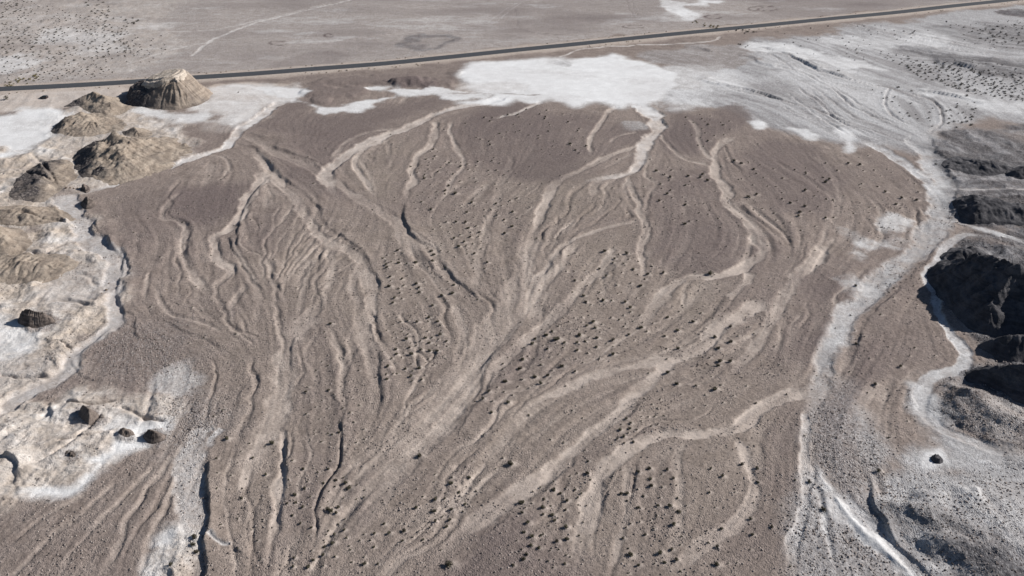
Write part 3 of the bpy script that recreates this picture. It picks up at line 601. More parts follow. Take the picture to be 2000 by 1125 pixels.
M['white'] = np.maximum(M['white'], (M['ochre'] * np.clip(0.8 * fbm(X, YW, 15, 4, 5) - 0.12, 0, 0.45)).astype(np.float32))
if fr:
    w, D, T, C = fr
    k = 1 - sstep(8, 17, D)
    Z[w] = Z[w] * (1 - k) + 0.35 * (1 - sstep(7.0, 12, D)) * k
    m = 1 - sstep(8, 15 + 4 * fbm(X[w], Y[w], 14, 2, 2), D)
    M['pale'][w] = np.maximum(M['pale'][w], 0.65 * m); M['grey'][w] *= 1 - 0.8 * m; M['dark'][w] *= 1 - m; M['white'][w] *= 1 - 0.85 * m
    M['ochre'][w] = np.maximum(M['ochre'][w], 0.25 * m)
Z[-6:] = Z[-7:-6] * 0

def zat(x, y):
    x = np.atleast_1d(np.asarray(x, float)); y = np.atleast_1d(np.asarray(y, float))
    r = np.clip(np.interp(y, ys, np.arange(len(ys))), 0, len(ys) - 1.001); i = r.astype(int); v = r - i
    yy = ys[i] * (1 - v) + ys[i + 1] * v
    c = np.clip((x / halfw(yy) + 1) / 2 * (NC - 1), 0, NC - 1.001); j = c.astype(int); u = c - j
    return (Z[i, j] * (1 - u) + Z[i, j + 1] * u) * (1 - v) + (Z[i + 1, j] * (1 - u) + Z[i + 1, j + 1] * u) * v
# ------------------------------------------------------------------ shrub positions (their sand mounds shape the ground)
def scatter(pts, n, s0, s1, sep, seed):
    """n survey positions inside the outline, spread over true ground area, each (px, py, size in m)"""
    r = np.random.default_rng(seed); G = ground_pts(pts); lo, hi = G.min(0), G.max(0); out = []
    tries = 0
    while len(out) < n and tries < n * 60:
        tries += 1
        x, y = r.uniform(lo[0], hi[0]), r.uniform(lo[1], hi[1])
        if not inpoly([tuple(g) for g in G], x, y): continue
        if vnoise(np.array([x / 14 + seed]), np.array([y / 14]), 3)[0] < -0.8: continue
        if any((x - a) ** 2 + (y - b) ** 2 < sep * sep for a, b, _ in out): continue
        s = (1.04 + 0.26 * min(1, max(0, (y - 150) / 250))) * (s0 + (s1 - s0) * r.random() ** 1.9)
        out.append((x, y, s))
    return out
def sided(items, lab):
    """split a big patch into its left side, middle and right side for the labels"""
    if len(items) < 16 or len(lab.split()) > 14: return [(it, lab) for it in items]
    xs_ = sorted(it[0] / (0.857 * it[1] + 77) for it in items); a, b = xs_[len(xs_) // 3], xs_[2 * len(xs_) // 3]
    if len(items) >= 60:
        yd = sorted(it[1] for it in items); ya, yb = yd[len(yd) // 3], yd[2 * len(yd) // 3]
        row = lambda it: ' near rows' if it[1] < ya else ' far rows' if it[1] > yb else ' mid rows'
    else: row = lambda it: ''
    return [(it, lab + (', left side' if it[0] / (0.857 * it[1] + 77) < a else ', right side' if it[0] / (0.857 * it[1] + 77) > b else ', middle') + row(it)) for it in items]
FAN = [  # outline, count, smallest, largest crown (m), spacing, label
 ([(800, 300), (860, 285), (930, 330), (930, 420), (860, 430), (800, 400), (790, 350)], 34, 0.7, 1.5, 2.2, 'small dark shrub in the patch beside the pale thread, upper middle of the fan'),
 ([(900, 240), (1040, 212), (1160, 225), (1150, 300), (1000, 300), (920, 280)], 30, 0.7, 1.6, 3.0, 'small dark shrub on the gravel just below the white playa, left of the main inlet'),
 ([(920, 310), (1030, 310), (1040, 420), (990, 460), (920, 440)], 24, 0.7, 1.5, 2.6, 'small dark shrub on the gravel left of the curving central channel'),
 ([(830, 430), (930, 430), (960, 540), (900, 540), (850, 480)], 24, 0.7, 1.5, 2.4, 'small dark shrub just right of the long curved bank in mid fan'),
 ([(745, 490), (850, 480), (900, 570), (890, 600), (760, 600)], 34, 0.7, 1.7, 2.0, 'small dark shrub in the patch between the two curved left banks'),
 ([(760, 620), (860, 620), (880, 680), (840, 740), (755, 770), (745, 700)], 38, 0.7, 1.6, 1.9, 'small dark shrub in the dense patch right of the dark cut bank, centre left'),
 ([(1000, 670), (1120, 620), (1260, 600), (1280, 640), (1150, 730), (1020, 780), (950, 820), (940, 790)], 54, 0.7, 1.7, 2.2, 'small dark shrub in the diagonal belt right of the central wash'),
 ([(1100, 500), (1200, 480), (1300, 520), (1290, 590), (1190, 620), (1110, 580)], 24, 0.8, 1.8, 2.6, 'small dark shrub on the gravel right of the braided centre'),
 ([(1290, 300), (1380, 340), (1420, 420), (1360, 450), (1280, 420), (1270, 340)], 22, 0.8, 1.7, 3.0, 'small dark shrub on the dark lobe between the inlet and the bright winding channel'),
 ([(1330, 210), (1440, 240), (1420, 270), (1360, 290), (1310, 250)], 14, 0.8, 1.6, 3.0, 'small dark shrub near the top right edge of the fan'),
 ([(1420, 310), (1580, 320), (1640, 430), (1560, 460), (1460, 410)], 24, 0.8, 1.9, 3.2, 'small dark shrub on the dark lobe right of the bright winding channel'),
 ([(1210, 830), (1290, 780), (1300, 830), (1230, 870), (1190, 880)], 16, 0.7, 1.4, 1.6, 'small dark shrub between the two pale washes, lower right of centre'),
 ([(1040, 960), (1120, 920), (1160, 920), (1140, 1020), (1110, 1110), (1000, 1110), (1010, 1020)], 34, 0.7, 1.5, 1.5, 'small dark shrub on the dark wedge between the two pale washes at the bottom'),
 ([(1210, 920), (1330, 900), (1340, 1110), (1220, 1120)], 26, 0.7, 1.5, 1.8, 'small dark shrub on the gravel right of the bright lower wash'),
 ([(1380, 900), (1520, 900), (1500, 1110), (1380, 1110)], 12, 0.7, 1.3, 3.0, 'small dark shrub on the lower right gravel'),
 ([(560, 900), (660, 900), (720, 960), (640, 1110), (560, 1110)], 34, 0.6, 1.5, 1.5, 'small dark shrub on the gravel right of the narrow bright channel, lower left'),
 ([(680, 1020), (800, 1000), (860, 900), (960, 900), (930, 980), (800, 1100), (680, 1110)], 28, 0.6, 1.4, 1.8, 'small dark shrub on the lower middle gravel left of the big diagonal wash'),
 ([(590, 760), (700, 740), (720, 880), (600, 880)], 20, 0.6, 1.1, 2.0, 'small dark shrub among the rills left of the dark cut bank'),
 ([(420, 880), (530, 860), (520, 1100), (430, 1100)], 14, 0.6, 1.2, 2.5, 'small dark shrub between the cobble wash and the narrow bright channel'),
 ([(1300, 590), (1480, 640), (1560, 720), (1480, 790), (1330, 800), (1290, 700)], 26, 0.7, 1.7, 3.0, 'small dark shrub on the right hand gravel above the broad pale wash'),
 ([(1660, 560), (1790, 560), (1860, 700), (1720, 900), (1640, 740)], 16, 0.7, 1.4, 3.5, 'small dark shrub on the pinkish gravel triangle between the right hand washes'),
 ([(1560, 320), (1700, 300), (1820, 380), (1700, 470), (1640, 440)], 26, 0.7, 1.6, 3.0, 'small dark shrub on the gravel along the broad right hand wash'),
]
BIG = [(997, 908, 2.0, 'lone rounded dark shrub on bare gravel left of the big diagonal wash'), (1018, 983, 1.8, 'dark shrub on the edge of the big diagonal wash, above the bottom cluster'),
 (878, 1105, 2.4, 'widest dark shrub at the bottom edge beside the diagonal wash'), (820, 892, 1.9, 'dark shrub with a pale sand tail, in the lower centre'), (681, 954, 1.7, 'dark green tinged shrub alone on the lower left gravel'),
 (648, 999, 1.8, 'dark shrub low on the fan, halfway to the cobble wash'), (1086, 666, 2.6, 'largest dark shrub in the belt right of the central wash'), (1224, 966, 1.6, 'dark shrub with blue shadow beside the bright lower wash'),
 (1231, 1083, 1.7, 'dark shrub near the bottom, right of the bright lower wash'), (1288, 1080, 1.6, 'dark shrub in the bottom row, right of the bright wash'), (1395, 762, 2.0, 'dark shrub on the gravel above the broad pale wash'),
 (1405, 707, 2.0, 'dark shrub below the pale bend on the right hand gravel'), (1386, 537, 2.6, 'flat wide dark shrub beside the end of the winding channel'), (889, 378, 2.4, 'largest dark shrub in the upper middle patch'),
 (532, 867, 1.8, 'dark shrub at the fork of the narrow bright channel'), (444, 860, 1.5, 'dark shrub just right of the pale end of the cobble wash'), (1607, 997, 1.7, 'green topped dark shrub on the white ridge foot, lower right'),
 (1580, 942, 1.3, 'dark shrub at the tip of the white ridge, lower right'), (1716, 921, 1.5, 'dark shrub at the edge of the brown patch, lower right'), (381, 1052, 1.7, 'dark shrub in the cobble wash, topmost of three'),
 (378, 1066, 1.5, 'dark shrub in the cobble wash, middle of three'), (384, 1079, 1.4, 'dark shrub in the cobble wash, lowest of three'), (336, 1107, 1.4, 'dark shrub on the yellow bank left of the cobble wash'),
 (645, 634, 1.6, 'dark shrub below the rills on the left of the fan'), (1400, 1105, 1.4, 'dark shrub alone at the bottom right of the gravel'), (466, 181, 1.3, 'tiny dark shrub alone on the white flat right of the butte')]
fan = []
for i, (poly, n, s0, s1, sep, lab) in enumerate(FAN):
    fan += [(x, y, s, l2, True) for (x, y, s), l2 in sided(scatter(poly, int(n * 1.5), s0, s1, sep * 1.15, 40 + i), lab)]
LOOSE = scatter([(250, 420), (480, 290), (900, 240), (1250, 300), (1450, 260), (1640, 340), (1800, 420), (1640, 640), (1570, 900), (1545, 1120), (425, 1120), (420, 850), (330, 720), (255, 620)], 480, 0.5, 1.1, 2.6, 39)
fan += [(x, y, s * 0.9, 'small dark shrub standing loose on the open fan gravel', True) for x, y, s in LOOSE]
big = [(gp(px, py)[0], gp(px, py)[1], s * 1.0, lab, False) for px, py, s, lab in BIG]
for x, y, s, lab, g in fan + big:       # coppice mounds of blown sand, paler than the gravel
    w = window(x - 3 * s - 1, x + 3 * s + 1, y - 3 * s - 1, y + 3 * s + 1)
    if w is None: continue
    ex = (X[w] - x - 0.35 * s); ey = (Y[w] - y)
    gss = np.exp(-(ex * ex + ey * ey * 1.6) / (0.65 * s) ** 2)
    Z[w] += 0.16 * s * gss
    M['pale'][w] = np.maximum(M['pale'][w], np.clip(gss * 1.1, 0, 0.75))

# ------------------------------------------------------------------ procedural materials
class NT:
    def __init__(s, name):
        s.m = bpy.data.materials.new(name); s.m.use_nodes = True; s.t = s.m.node_tree; s.t.nodes.clear()
        s.out = s.n('ShaderNodeOutputMaterial'); s.b = s.n('ShaderNodeBsdfPrincipled'); s.l(s.b.outputs[0], s.out.inputs[0])
        s.b.inputs['Roughness'].default_value = 0.95; s.b.inputs['Specular IOR Level'].default_value = 0.12
        s.geo = s.n('ShaderNodeNewGeometry')
        s.pos = s.geo.outputs['Position']
    def n(s, t): return s.t.nodes.new(t)
    def l(s, a, b): s.t.links.new(a, b)
    def val(s, x, sock):
        if isinstance(x, (int, float)): sock.default_value = x
        elif isinstance(x, tuple): sock.default_value = x if len(x) == 4 else (*x, 1)
        else: s.l(x, sock)
    def math(s, op, a, b=0.0, c=None, clamp=False):
        n = s.n('ShaderNodeMath'); n.operation = op; n.use_clamp = clamp
        s.val(a, n.inputs[0]); s.val(b, n.inputs[1])
        if c is not None: s.val(c, n.inputs[2])
        return n.outputs[0]
    def noise(s, scale, detail=3, rough=0.55, vec=None, dist=0.0):
        n = s.n('ShaderNodeTexNoise'); n.inputs['Scale'].default_value = scale; n.inputs['Detail'].default_value = detail
        n.inputs['Roughness'].default_value = rough; n.inputs['Distortion'].default_value = dist
        s.l(vec or s.pos, n.inputs['Vector']); return n.outputs[0]
    def vor(s, scale, vec=None, out=1):
        n = s.n('ShaderNodeTexVoronoi'); n.inputs['Scale'].default_value = scale; s.l(vec or s.pos, n.inputs['Vector'])
        return n.outputs[out]
    def mix(s, f, a, b):
        n = s.n('ShaderNodeMix'); n.data_type = 'RGBA'; s.val(f, n.inputs[0]); s.val(a, n.inputs[6]); s.val(b, n.inputs[7]); return n.outputs[2]
    def mul(s, a, b, f=1.0):
        n = s.n('ShaderNodeMix'); n.data_type = 'RGBA'; n.blend_type = 'MULTIPLY'; s.val(f, n.inputs[0]); s.val(a, n.inputs[6]); s.val(b, n.inputs[7]); return n.outputs[2]
    def ramp(s, x, a, b):
        n = s.n('ShaderNodeMapRange'); n.interpolation_type = 'SMOOTHSTEP'; s.val(x, n.inputs[0]); n.inputs[1].default_value = a; n.inputs[2].default_value = b; return n.outputs[0]
    def scale(s, v):
        n = s.n('ShaderNodeVectorMath'); n.operation = 'MULTIPLY'; s.l(s.pos, n.inputs[0]); n.inputs[1].default_value = v; return n.outputs[0]
    def gray(s, x):
        n = s.n('ShaderNodeCombineColor'); [s.l(x, n.inputs[i]) for i in range(3)]; return n.outputs[0]
    def bump(s, h, dist, strength=1.0, prev=None):
        n = s.n('ShaderNodeBump'); n.inputs['Strength'].default_value = strength; n.inputs['Distance'].default_value = dist
        s.l(h, n.inputs['Height'])
        if prev: s.l(prev, n.inputs['Normal'])
        return n.outputs[0]

def ground_material():
    g = NT('desert_ground')
    a = g.n('ShaderNodeVertexColor'); a.layer_name = 'cover_a'; b = g.n('ShaderNodeVertexColor'); b.layer_name = 'cover_b'
    sa = g.n('ShaderNodeSeparateColor'); g.l(a.outputs[0], sa.inputs[0]); sb = g.n('ShaderNodeSeparateColor'); g.l(b.outputs[0], sb.inputs[0])
    white, pale, dark, ochre = sa.outputs[0], sa.outputs[1], sa.outputs[2], a.outputs[1]
    rub, rock, grey, olive = sb.outputs[0], sb.outputs[1], sb.outputs[2], b.outputs[1]
    n50 = g.noise(0.03, 4); n8 = g.noise(0.16, 4, 0.6); n2 = g.noise(0.7, 4, 0.65); n05 = g.noise(2.6, 3, 0.7)
    cc_ = g.n('ShaderNodeVertexColor'); cc_.layer_name = 'cover_c'; sc = g.n('ShaderNodeSeparateColor'); g.l(cc_.outputs[0], sc.inputs[0])
    streak = g.math('MULTIPLY_ADD', sc.outputs[0], 0.22, g.math('MULTIPLY_ADD', sc.outputs[1], 0.22, g.math('MULTIPLY_ADD', n2, 0.26, g.math('MULTIPLY', n8, 0.30))))
    cells = g.vor(2.4, None, 1); csep = g.n('ShaderNodeSeparateColor'); g.l(cells, csep.inputs[0]); cr, cg, cb = csep.outputs[0], csep.outputs[1], csep.outputs[2]
    cells2 = g.vor(1.25, None, 1); c2s = g.n('ShaderNodeSeparateColor'); g.l(cells2, c2s.inputs[0]); dr, dg = c2s.outputs[0], c2s.outputs[1]
    def edge(m, amt=0.35, lo=0.25, hi=0.75, extra=None):
        w = g.math('MULTIPLY_ADD', n2, amt, g.math('MULTIPLY_ADD', n8, amt * 0.7, -amt * 0.85))
        if extra: w = g.math('ADD', w, extra)
        # breakup acts only where the cover is partial
        k = g.math('MULTIPLY', g.math('MULTIPLY', m, g.math('SUBTRACT', 1.0, m)), 4.0)
        return g.math('MULTIPLY_ADD', w, k, m, clamp=True)
    gravel = g.mix(g.ramp(n8, 0.3, 0.7), (0.188, 0.152, 0.132), (0.284, 0.234, 0.205))
    gravel = g.mix(g.math('MULTIPLY', g.ramp(n50, 0.35, 0.65), 0.35), gravel, (0.258, 0.211, 0.188))
    gravel = g.mix(g.math('MULTIPLY', olive, 0.6), gravel, (0.262, 0.222, 0.182))
    col = g.mix(edge(pale, 0.5), gravel, (0.470, 0.400, 0.350))
    och = g.mix(g.ramp(n8, 0.35, 0.7), (0.44, 0.37, 0.305), (0.56, 0.495, 0.435))
    och = g.mix(g.math('MULTIPLY', g.ramp(n2, 0.55, 0.75), 0.5), och, (0.30, 0.25, 0.215))
    col = g.mix(edge(ochre, 0.6), col, och)
    gry = g.mix(g.ramp(streak, 0.38, 0.66), (0.27, 0.258, 0.258), (0.50, 0.494, 0.496))
    col = g.mix(edge(grey, 0.5), col, gry)
    col = g.mix(edge(dark, 0.5), col, (0.122, 0.096, 0.094))
    wht = g.mix(g.ramp(n8, 0.35, 0.75), (0.66, 0.655, 0.65), (0.77, 0.766, 0.762))
    wht = g.mix(g.math('MULTIPLY', g.ramp(n50, 0.42, 0.66), 0.22), wht, (0.52, 0.495, 0.485))
    wht = g.mix(g.math('MULTIPLY', g.ramp(n2, 0.56, 0.72), 0.22), wht, (0.47, 0.45, 0.44))
    col = g.mix(edge(white, 0.8), col, wht)
    rk = g.mix(g.ramp(streak, 0.42, 0.68), (0.066, 0.064, 0.070), (0.27, 0.262, 0.268))
    col = g.mix(edge(rock, 0.7), col, rk)
    # gravel grain: single stones darker or lighter than their matrix
    grain = g.math('MULTIPLY_ADD', g.math('ADD', cr, n05), 0.40, 0.62)
    notwhite = g.math('SUBTRACT', 1.0, g.math('MULTIPLY', white, 0.75), clamp=True)
    nots = g.math('MULTIPLY', notwhite, g.math('SUBTRACT', 1.0, g.math('MULTIPLY', pale, 0.55), clamp=True))
    col = g.mul(col, g.gray(grain), nots)
    # cobble lag: dark varnished cobbles over pale silt
    spot = g.math('MULTIPLY', g.ramp(dr, 0.48, 0.62), g.ramp(g.math('MULTIPLY_ADD', n2, 0.9, g.math('MULTIPLY', n8, 0.5)), 0.45, 0.8))
    col = g.mix(g.math('MULTIPLY', g.math('MULTIPLY', spot, g.math('MULTIPLY', rub, g.ramp(n8, 0.3, 0.62))), 0.6), col, (0.105, 0.096, 0.098))
    lite = g.math('MULTIPLY', g.ramp(cg, 0.72, 0.85), rub)
    col = g.mix(g.math('MULTIPLY', lite, 0.4), col, (0.60, 0.58, 0.57))
    spot2 = g.math('MULTIPLY', g.ramp(cb, 0.80, 0.90), g.math('MULTIPLY', g.ramp(n8, 0.45, 0.65), nots))
    col = g.mix(g.math('MULTIPLY', spot2, 0.6), col, (0.10, 0.085, 0.085))
    g.l(col, g.b.inputs['Base Color'])
    hgt = g.math('ADD', g.math('MULTIPLY', n05, 0.5), g.math('MULTIPLY', g.vor(2.4, None, 0), -0.6))
    hgt = g.math('MULTIPLY', hgt, g.math('MULTIPLY_ADD', rub, 1.2, nots))
    stony = g.math('MULTIPLY_ADD', g.ramp(g.math('MULTIPLY_ADD', n50, 0.5, g.math('MULTIPLY', n8, 0.5)), 0.40, 0.60), 1.1, 0.25)
    hgt = g.math('MULTIPLY', hgt, stony)
    bmp = g.bump(hgt, 0.21, 1.0)
    bmp = g.bump(g.math('MULTIPLY', n2, g.math('MULTIPLY_ADD', ochre, 0.8, g.math('ADD', nots, 0.14))), 0.35, 0.8, bmp)
    g.l(bmp, g.b.inputs['Normal'])
    return g.m
def rock_material(name, lo, hi, cap=None, cap_z=None, strata=0.5, band=1.1):
    g = NT(name)
    n8 = g.noise(0.2, 4, 0.6); n2 = g.noise(0.9, 5, 0.65); n05 = g.noise(3.2, 3, 0.7)
    lay = g.noise(band, 3, 0.6, g.scale((0.04, 0.04, 1.0)))
    col = g.mix(g.ramp(g.math('MULTIPLY_ADD', n8, 0.5, g.math('MULTIPLY', lay, 0.5)), 0.38, 0.62), lo, hi)
    col = g.mix(g.math('MULTIPLY', g.ramp(n2, 0.5, 0.7), 0.45), col, tuple(v * 0.6 for v in lo))
    if cap:
        sx = g.n('ShaderNodeSeparateXYZ'); g.l(g.pos, sx.inputs[0])
        col = g.mix(g.ramp(g.math('MULTIPLY_ADD', n8, 0.8, sx.outputs[2]), cap_z, cap_z + 1.2), col, cap)
    ca = g.n('ShaderNodeVertexColor'); ca.layer_name = 'crag_shade'; cs_ = g.n('ShaderNodeSeparateColor'); g.l(ca.outputs[0], cs_.inputs[0])
    col = g.mix(cs_.outputs[0], col, g.mix(g.ramp(n2, 0.45, 0.65), (0.062, 0.055, 0.056), (0.19, 0.165, 0.15)))  # dark rock tone that also paints the flanks' shade into the colour
    col = g.mul(col, g.gray(g.math('MULTIPLY_ADD', n05, 0.7, 0.65)))
    g.l(col, g.b.inputs['Base Color'])
    b = g.bump(n2, 0.5, 0.9); b = g.bump(n05, 0.15, 0.8, b); b = g.bump(lay, 0.3, strata, b)
    g.l(b, g.b.inputs['Normal'])
    return g.m
MAT_GROUND = ground_material()

# ------------------------------------------------------------------ mesh helpers
def link(o, parent=None):
    S.collection.objects.link(o)
    if parent: o.parent = parent
    return o
def mesh_obj(name, V, F, mat, parent=None, smooth_=False):
    me = bpy.data.meshes.new(name)
    V = np.asarray(V, np.float32); F = np.asarray(F, np.int32)
    me.vertices.add(len(V)); me.vertices.foreach_set('co', V.ravel())
    k = F.shape[1]
    me.loops.add(F.size); me.loops.foreach_set('vertex_index', F.ravel())
    me.polygons.add(len(F)); me.polygons.foreach_set('loop_start', np.arange(0, F.size, k, dtype=np.int32)); me.polygons.foreach_set('loop_total', np.full(len(F), k, np.int32))
    if smooth_: me.polygons.foreach_set('use_smooth', np.ones(len(F), bool))
    me.update(calc_edges=True)
    if mat: me.materials.append(mat)
    return link(bpy.data.objects.new(name, me), parent)
def tag(o, label=None, cat=None, group=None, kind=None):
    for k, v in (('label', label), ('category', cat), ('group', group), ('kind', kind)):
        if v: o[k] = v
    return o
def grid_faces(r, c):
    i = np.arange(r - 1)[:, None] * c + np.arange(c - 1)[None, :]
    return np.stack([i, i + 1, i + c + 1, i + c], -1).reshape(-1, 4)

terrain = mesh_obj('ground', np.stack([X, Y, Z], -1).reshape(-1, 3), grid_faces(len(ys), NC), MAT_GROUND, None, True)
tag(terrain, kind='structure')
def set_attr(me, nm, chans):
    at = me.color_attributes.new(nm, 'FLOAT_COLOR', 'POINT')
    at.data.foreach_set('color', np.stack([np.clip(c, 0, 1).ravel() for c in chans], -1).astype(np.float32).ravel())
set_attr(terrain.data, 'cover_a', [M['white'], M['pale'], M['dark'], M['ochre']])
set_attr(terrain.data, 'cover_c', [0.5 + 0.2 * L2 * infan, 0.5 + 0.2 * L3 * infan, 0.5 + 0.2 * L1 * infan, np.ones_like(X)])
set_attr(terrain.data, 'cover_b', [M['rubble'], M['rock'], M['grey'], M['olive']])

# ------------------------------------------------------------------ road
def asphalt():
    g = NT('asphalt'); n = g.noise(0.5, 4); f = g.noise(6.0, 3)
    c = g.mix(n, (0.050, 0.053, 0.060), (0.078, 0.081, 0.087)); c = g.mul(c, g.gray(g.math('MULTIPLY_ADD', f, 0.5, 0.75)))
    g.l(c, g.b.inputs['Base Color']); g.b.inputs['Roughness'].default_value = 0.85; return g.m
def ribbon(name, P, offs, z, mat):
    d = np.gradient(P, axis=0); d /= np.hypot(d[:, 0], d[:, 1])[:, None]; nrm = np.stack([-d[:, 1], d[:, 0]], 1)
    V = []
    for o, zz in zip(offs, z): V.append(np.concatenate([P + nrm * o, np.full((len(P), 1), zz)], 1))
    V = np.stack(V, 1).reshape(-1, 3)
    return mesh_obj(name, V, grid_faces(len(P), len(offs)), mat)
road = ribbon('road', ROAD, [-5.2, -4.8, 0, 4.8, 5.2], [0.30, 0.45, 0.50, 0.45, 0.30], asphalt()); tag(road, kind='structure')

# ------------------------------------------------------------------ landforms that stand above the ground sheet
def landform(name, pts, prof, mat, res=0.35, rill=(3.0, 0.8), rough=0.5, seed=0, parent=None, warp=1.0, jag=0.0, tilt=None, extra=None, sm=True, toe=1.2, crag_shade=None):
    """outline on the ground; height grows with distance in from the outline, with rills running down the slopes"""
    P = ground_pts(pts); P = smooth(P, 6, True) if sm else P
    c = P.mean(0); lo, hi = P.min(0) - 1.5, P.max(0) + 1.5
    gx = np.arange(lo[0], hi[0] + res, res); gy = np.arange(lo[1], hi[1] + res, res)
    x, y = np.meshgrid(gx, gy)
    xs = x + warp * (1.2 * fbm(x, y, 9, 2, seed) + 0.4 * fbm(x, y, 2.5, 2, seed + 1)); yy = y + warp * (1.2 * fbm(x + 99, y, 9, 2, seed) + 0.4 * fbm(x + 99, y, 2.5, 2, seed + 2))
    ins = np.zeros(x.shape, bool); D = np.full(x.shape, 1e6); A = np.zeros(x.shape); L = 0.0
    for i in range(len(P)):
        a, b = P[i], P[(i + 1) % len(P)]
        if abs(a[1] - b[1]) > 1e-9:
            ins ^= ((a[1] > yy) != (b[1] > yy)) & (xs < (b[0] - a[0]) * (yy - a[1]) / (b[1] - a[1]) + a[0])
        d, tt, _ = seg_dist(xs, yy, a, b); ll = np.hypot(*(b - a))
        m = d < D
        D = np.where(m, d, D); A = np.where(m, L + tt * ll, A); L += ll
    sd = np.where(ins, D, -D)
    sq = np.maximum(sd, 0); sq = sq * sq / (sq + toe)
    h = prof(np.where(sd > 0, sq, sd), x - c[0], y - c[1])
    env = sstep(0, min(2.5, 0.35 * max(sd.max(), 0.1)), sd) * np.clip(h / (h.max() * 0.5 + 1e-6), 0.2, 1)
    rl = 0.6 * np.abs(vnoise(A / rill[0] + 31 * seed, sd * 0.03 + 0 * A, seed)) + 0.4 * np.abs(vnoise(A / (rill[0] * 0.42), sd * 0.05, seed + 3))
    h = h - rill[1] * env * (1 - np.minimum(1, rl * 2.2)) * 1.0
    h = h + rough * env * (fbm(x, y, 3.0, 4, seed + 4) * 0.5 + 0.5 * ridged(x, y, 5.0, 3, seed + 2))
    if jag: h = h + jag * env * np.maximum(0, ridged(x, y, 1.6, 3, seed + 5)) ** 2
    if extra is not None: h = extra(h, x - c[0], y - c[1], sd)
    base = zat(x.ravel(), y.ravel()).reshape(x.shape)
    z = base + np.where(ins, h, -0.3 - 0.4 * D)
    z = np.where(ins & (h < 0.02), base - 0.3, z)
    keep = z > base - 1.0
    F = grid_faces(*x.shape); k = keep.ravel(); F = F[k[F].all(1)]
    used = np.zeros(x.size, bool); used[F.ravel()] = True
    idx = np.cumsum(used) - 1
    V = np.stack([x.ravel() - c[0], y.ravel() - c[1], z.ravel()], -1)[used]
    o = mesh_obj(name, V, idx[F], mat, parent)
    cr = np.zeros(x.shape) if crag_shade is None else np.clip(crag_shade(x - c[0], y - c[1], sd, h) + 0.35 * fbm(x, y, 4, 3, seed), 0, 1)  # per-vertex weight of dark rock and painted shade
    set_attr(o.data, 'crag_shade', [cr.ravel()[used], cr.ravel()[used] * 0, cr.ravel()[used] * 0, np.ones(used.sum())])
    if parent is None: o.location = (c[0], c[1], 0)
    return o, c
def cone(slope, top, soft=3.0):
    return lambda sd, x, y: top * (1 - np.exp(-np.maximum(sd, 0) * slope / top)) if soft else np.minimum(sd * slope, top)
def mesa(slope, top, cliff=0.0, cliff_d=8.0):
    return lambda sd, x, y: np.minimum(np.maximum(sd, 0) * slope, top) + cliff * sstep(cliff_d, cliff_d + 1.2, sd)

M_TAN = rock_material('badland_clay', (0.25, 0.203, 0.163), (0.355, 0.297, 0.243), strata=0.4)
M_BUTTE = rock_material('butte_clay', (0.225, 0.182, 0.148), (0.325, 0.27, 0.222), (0.44, 0.38, 0.325), 12.6, 0.6)
M_DARKC = rock_material('dark_outcrop_rock', (0.070, 0.058, 0.053), (0.19, 0.155, 0.135), strata=0.5)
M_BASALT = rock_material('dark_hill_rock', (0.048, 0.047, 0.052), (0.105, 0.10, 0.105), strata=0.3)
M_CAP = rock_material('caprock', (0.33, 0.275, 0.225), (0.56, 0.49, 0.42), strata=0.8, band=2.0)

# the butte: clay flanks > caprock
BUT = [(243, 194), (250, 206), (285, 210), (330, 215), (378, 209), (408, 193), (414, 178), (396, 170), (345, 168), (295, 170), (258, 178)]
def butte_prof(sd, x, y):
    s = np.maximum(sd, 0)
    top = 9.8 + np.clip(x, -18, 14) * 0.24
    flank = np.minimum(s * (1.2 - 0.010 * np.clip(x, -26, 26)), top)
    return flank + 1.5 * sstep(0, 1, (s - top / 1.0) / 1.6) + 0.06 * np.minimum(s, 20)
bt, bc = landform('butte', BUT, butte_prof, M_BUTTE, 0.4, (3.6, 1.5), 0.8, 3, toe=1.0, crag_shade=lambda x, y, sd, h: sstep(1, -9, x) * 0.95 + 0.30 * sstep(12, 5, sd) * sstep(0, -10, y))  # left flank coloured darker: dark rock plus painted-in shade
tag(bt, 'tall tan clay butte with a bright layered caprock beside the road', 'butte')
CAPP = [(282, 194), (305, 201), (345, 200), (372, 190), (370, 179), (345, 174), (312, 177), (290, 185)]
def cap_shape(sd, x, y): return 11.6 + np.clip(x, -14, 12) * 0.22 + 1.1 * sstep(0.0, 0.8, sd) + 0.8 * sstep(2.6, 3.3, sd)
cp_, cc = landform('caprock', CAPP, cap_shape, M_CAP, 0.35, (2.0, 0.25), 0.45, 8, warp=0.8)
cp_.parent = bt; cp_.location = (cc[0] - bc[0], cc[1] - bc[1], 0)

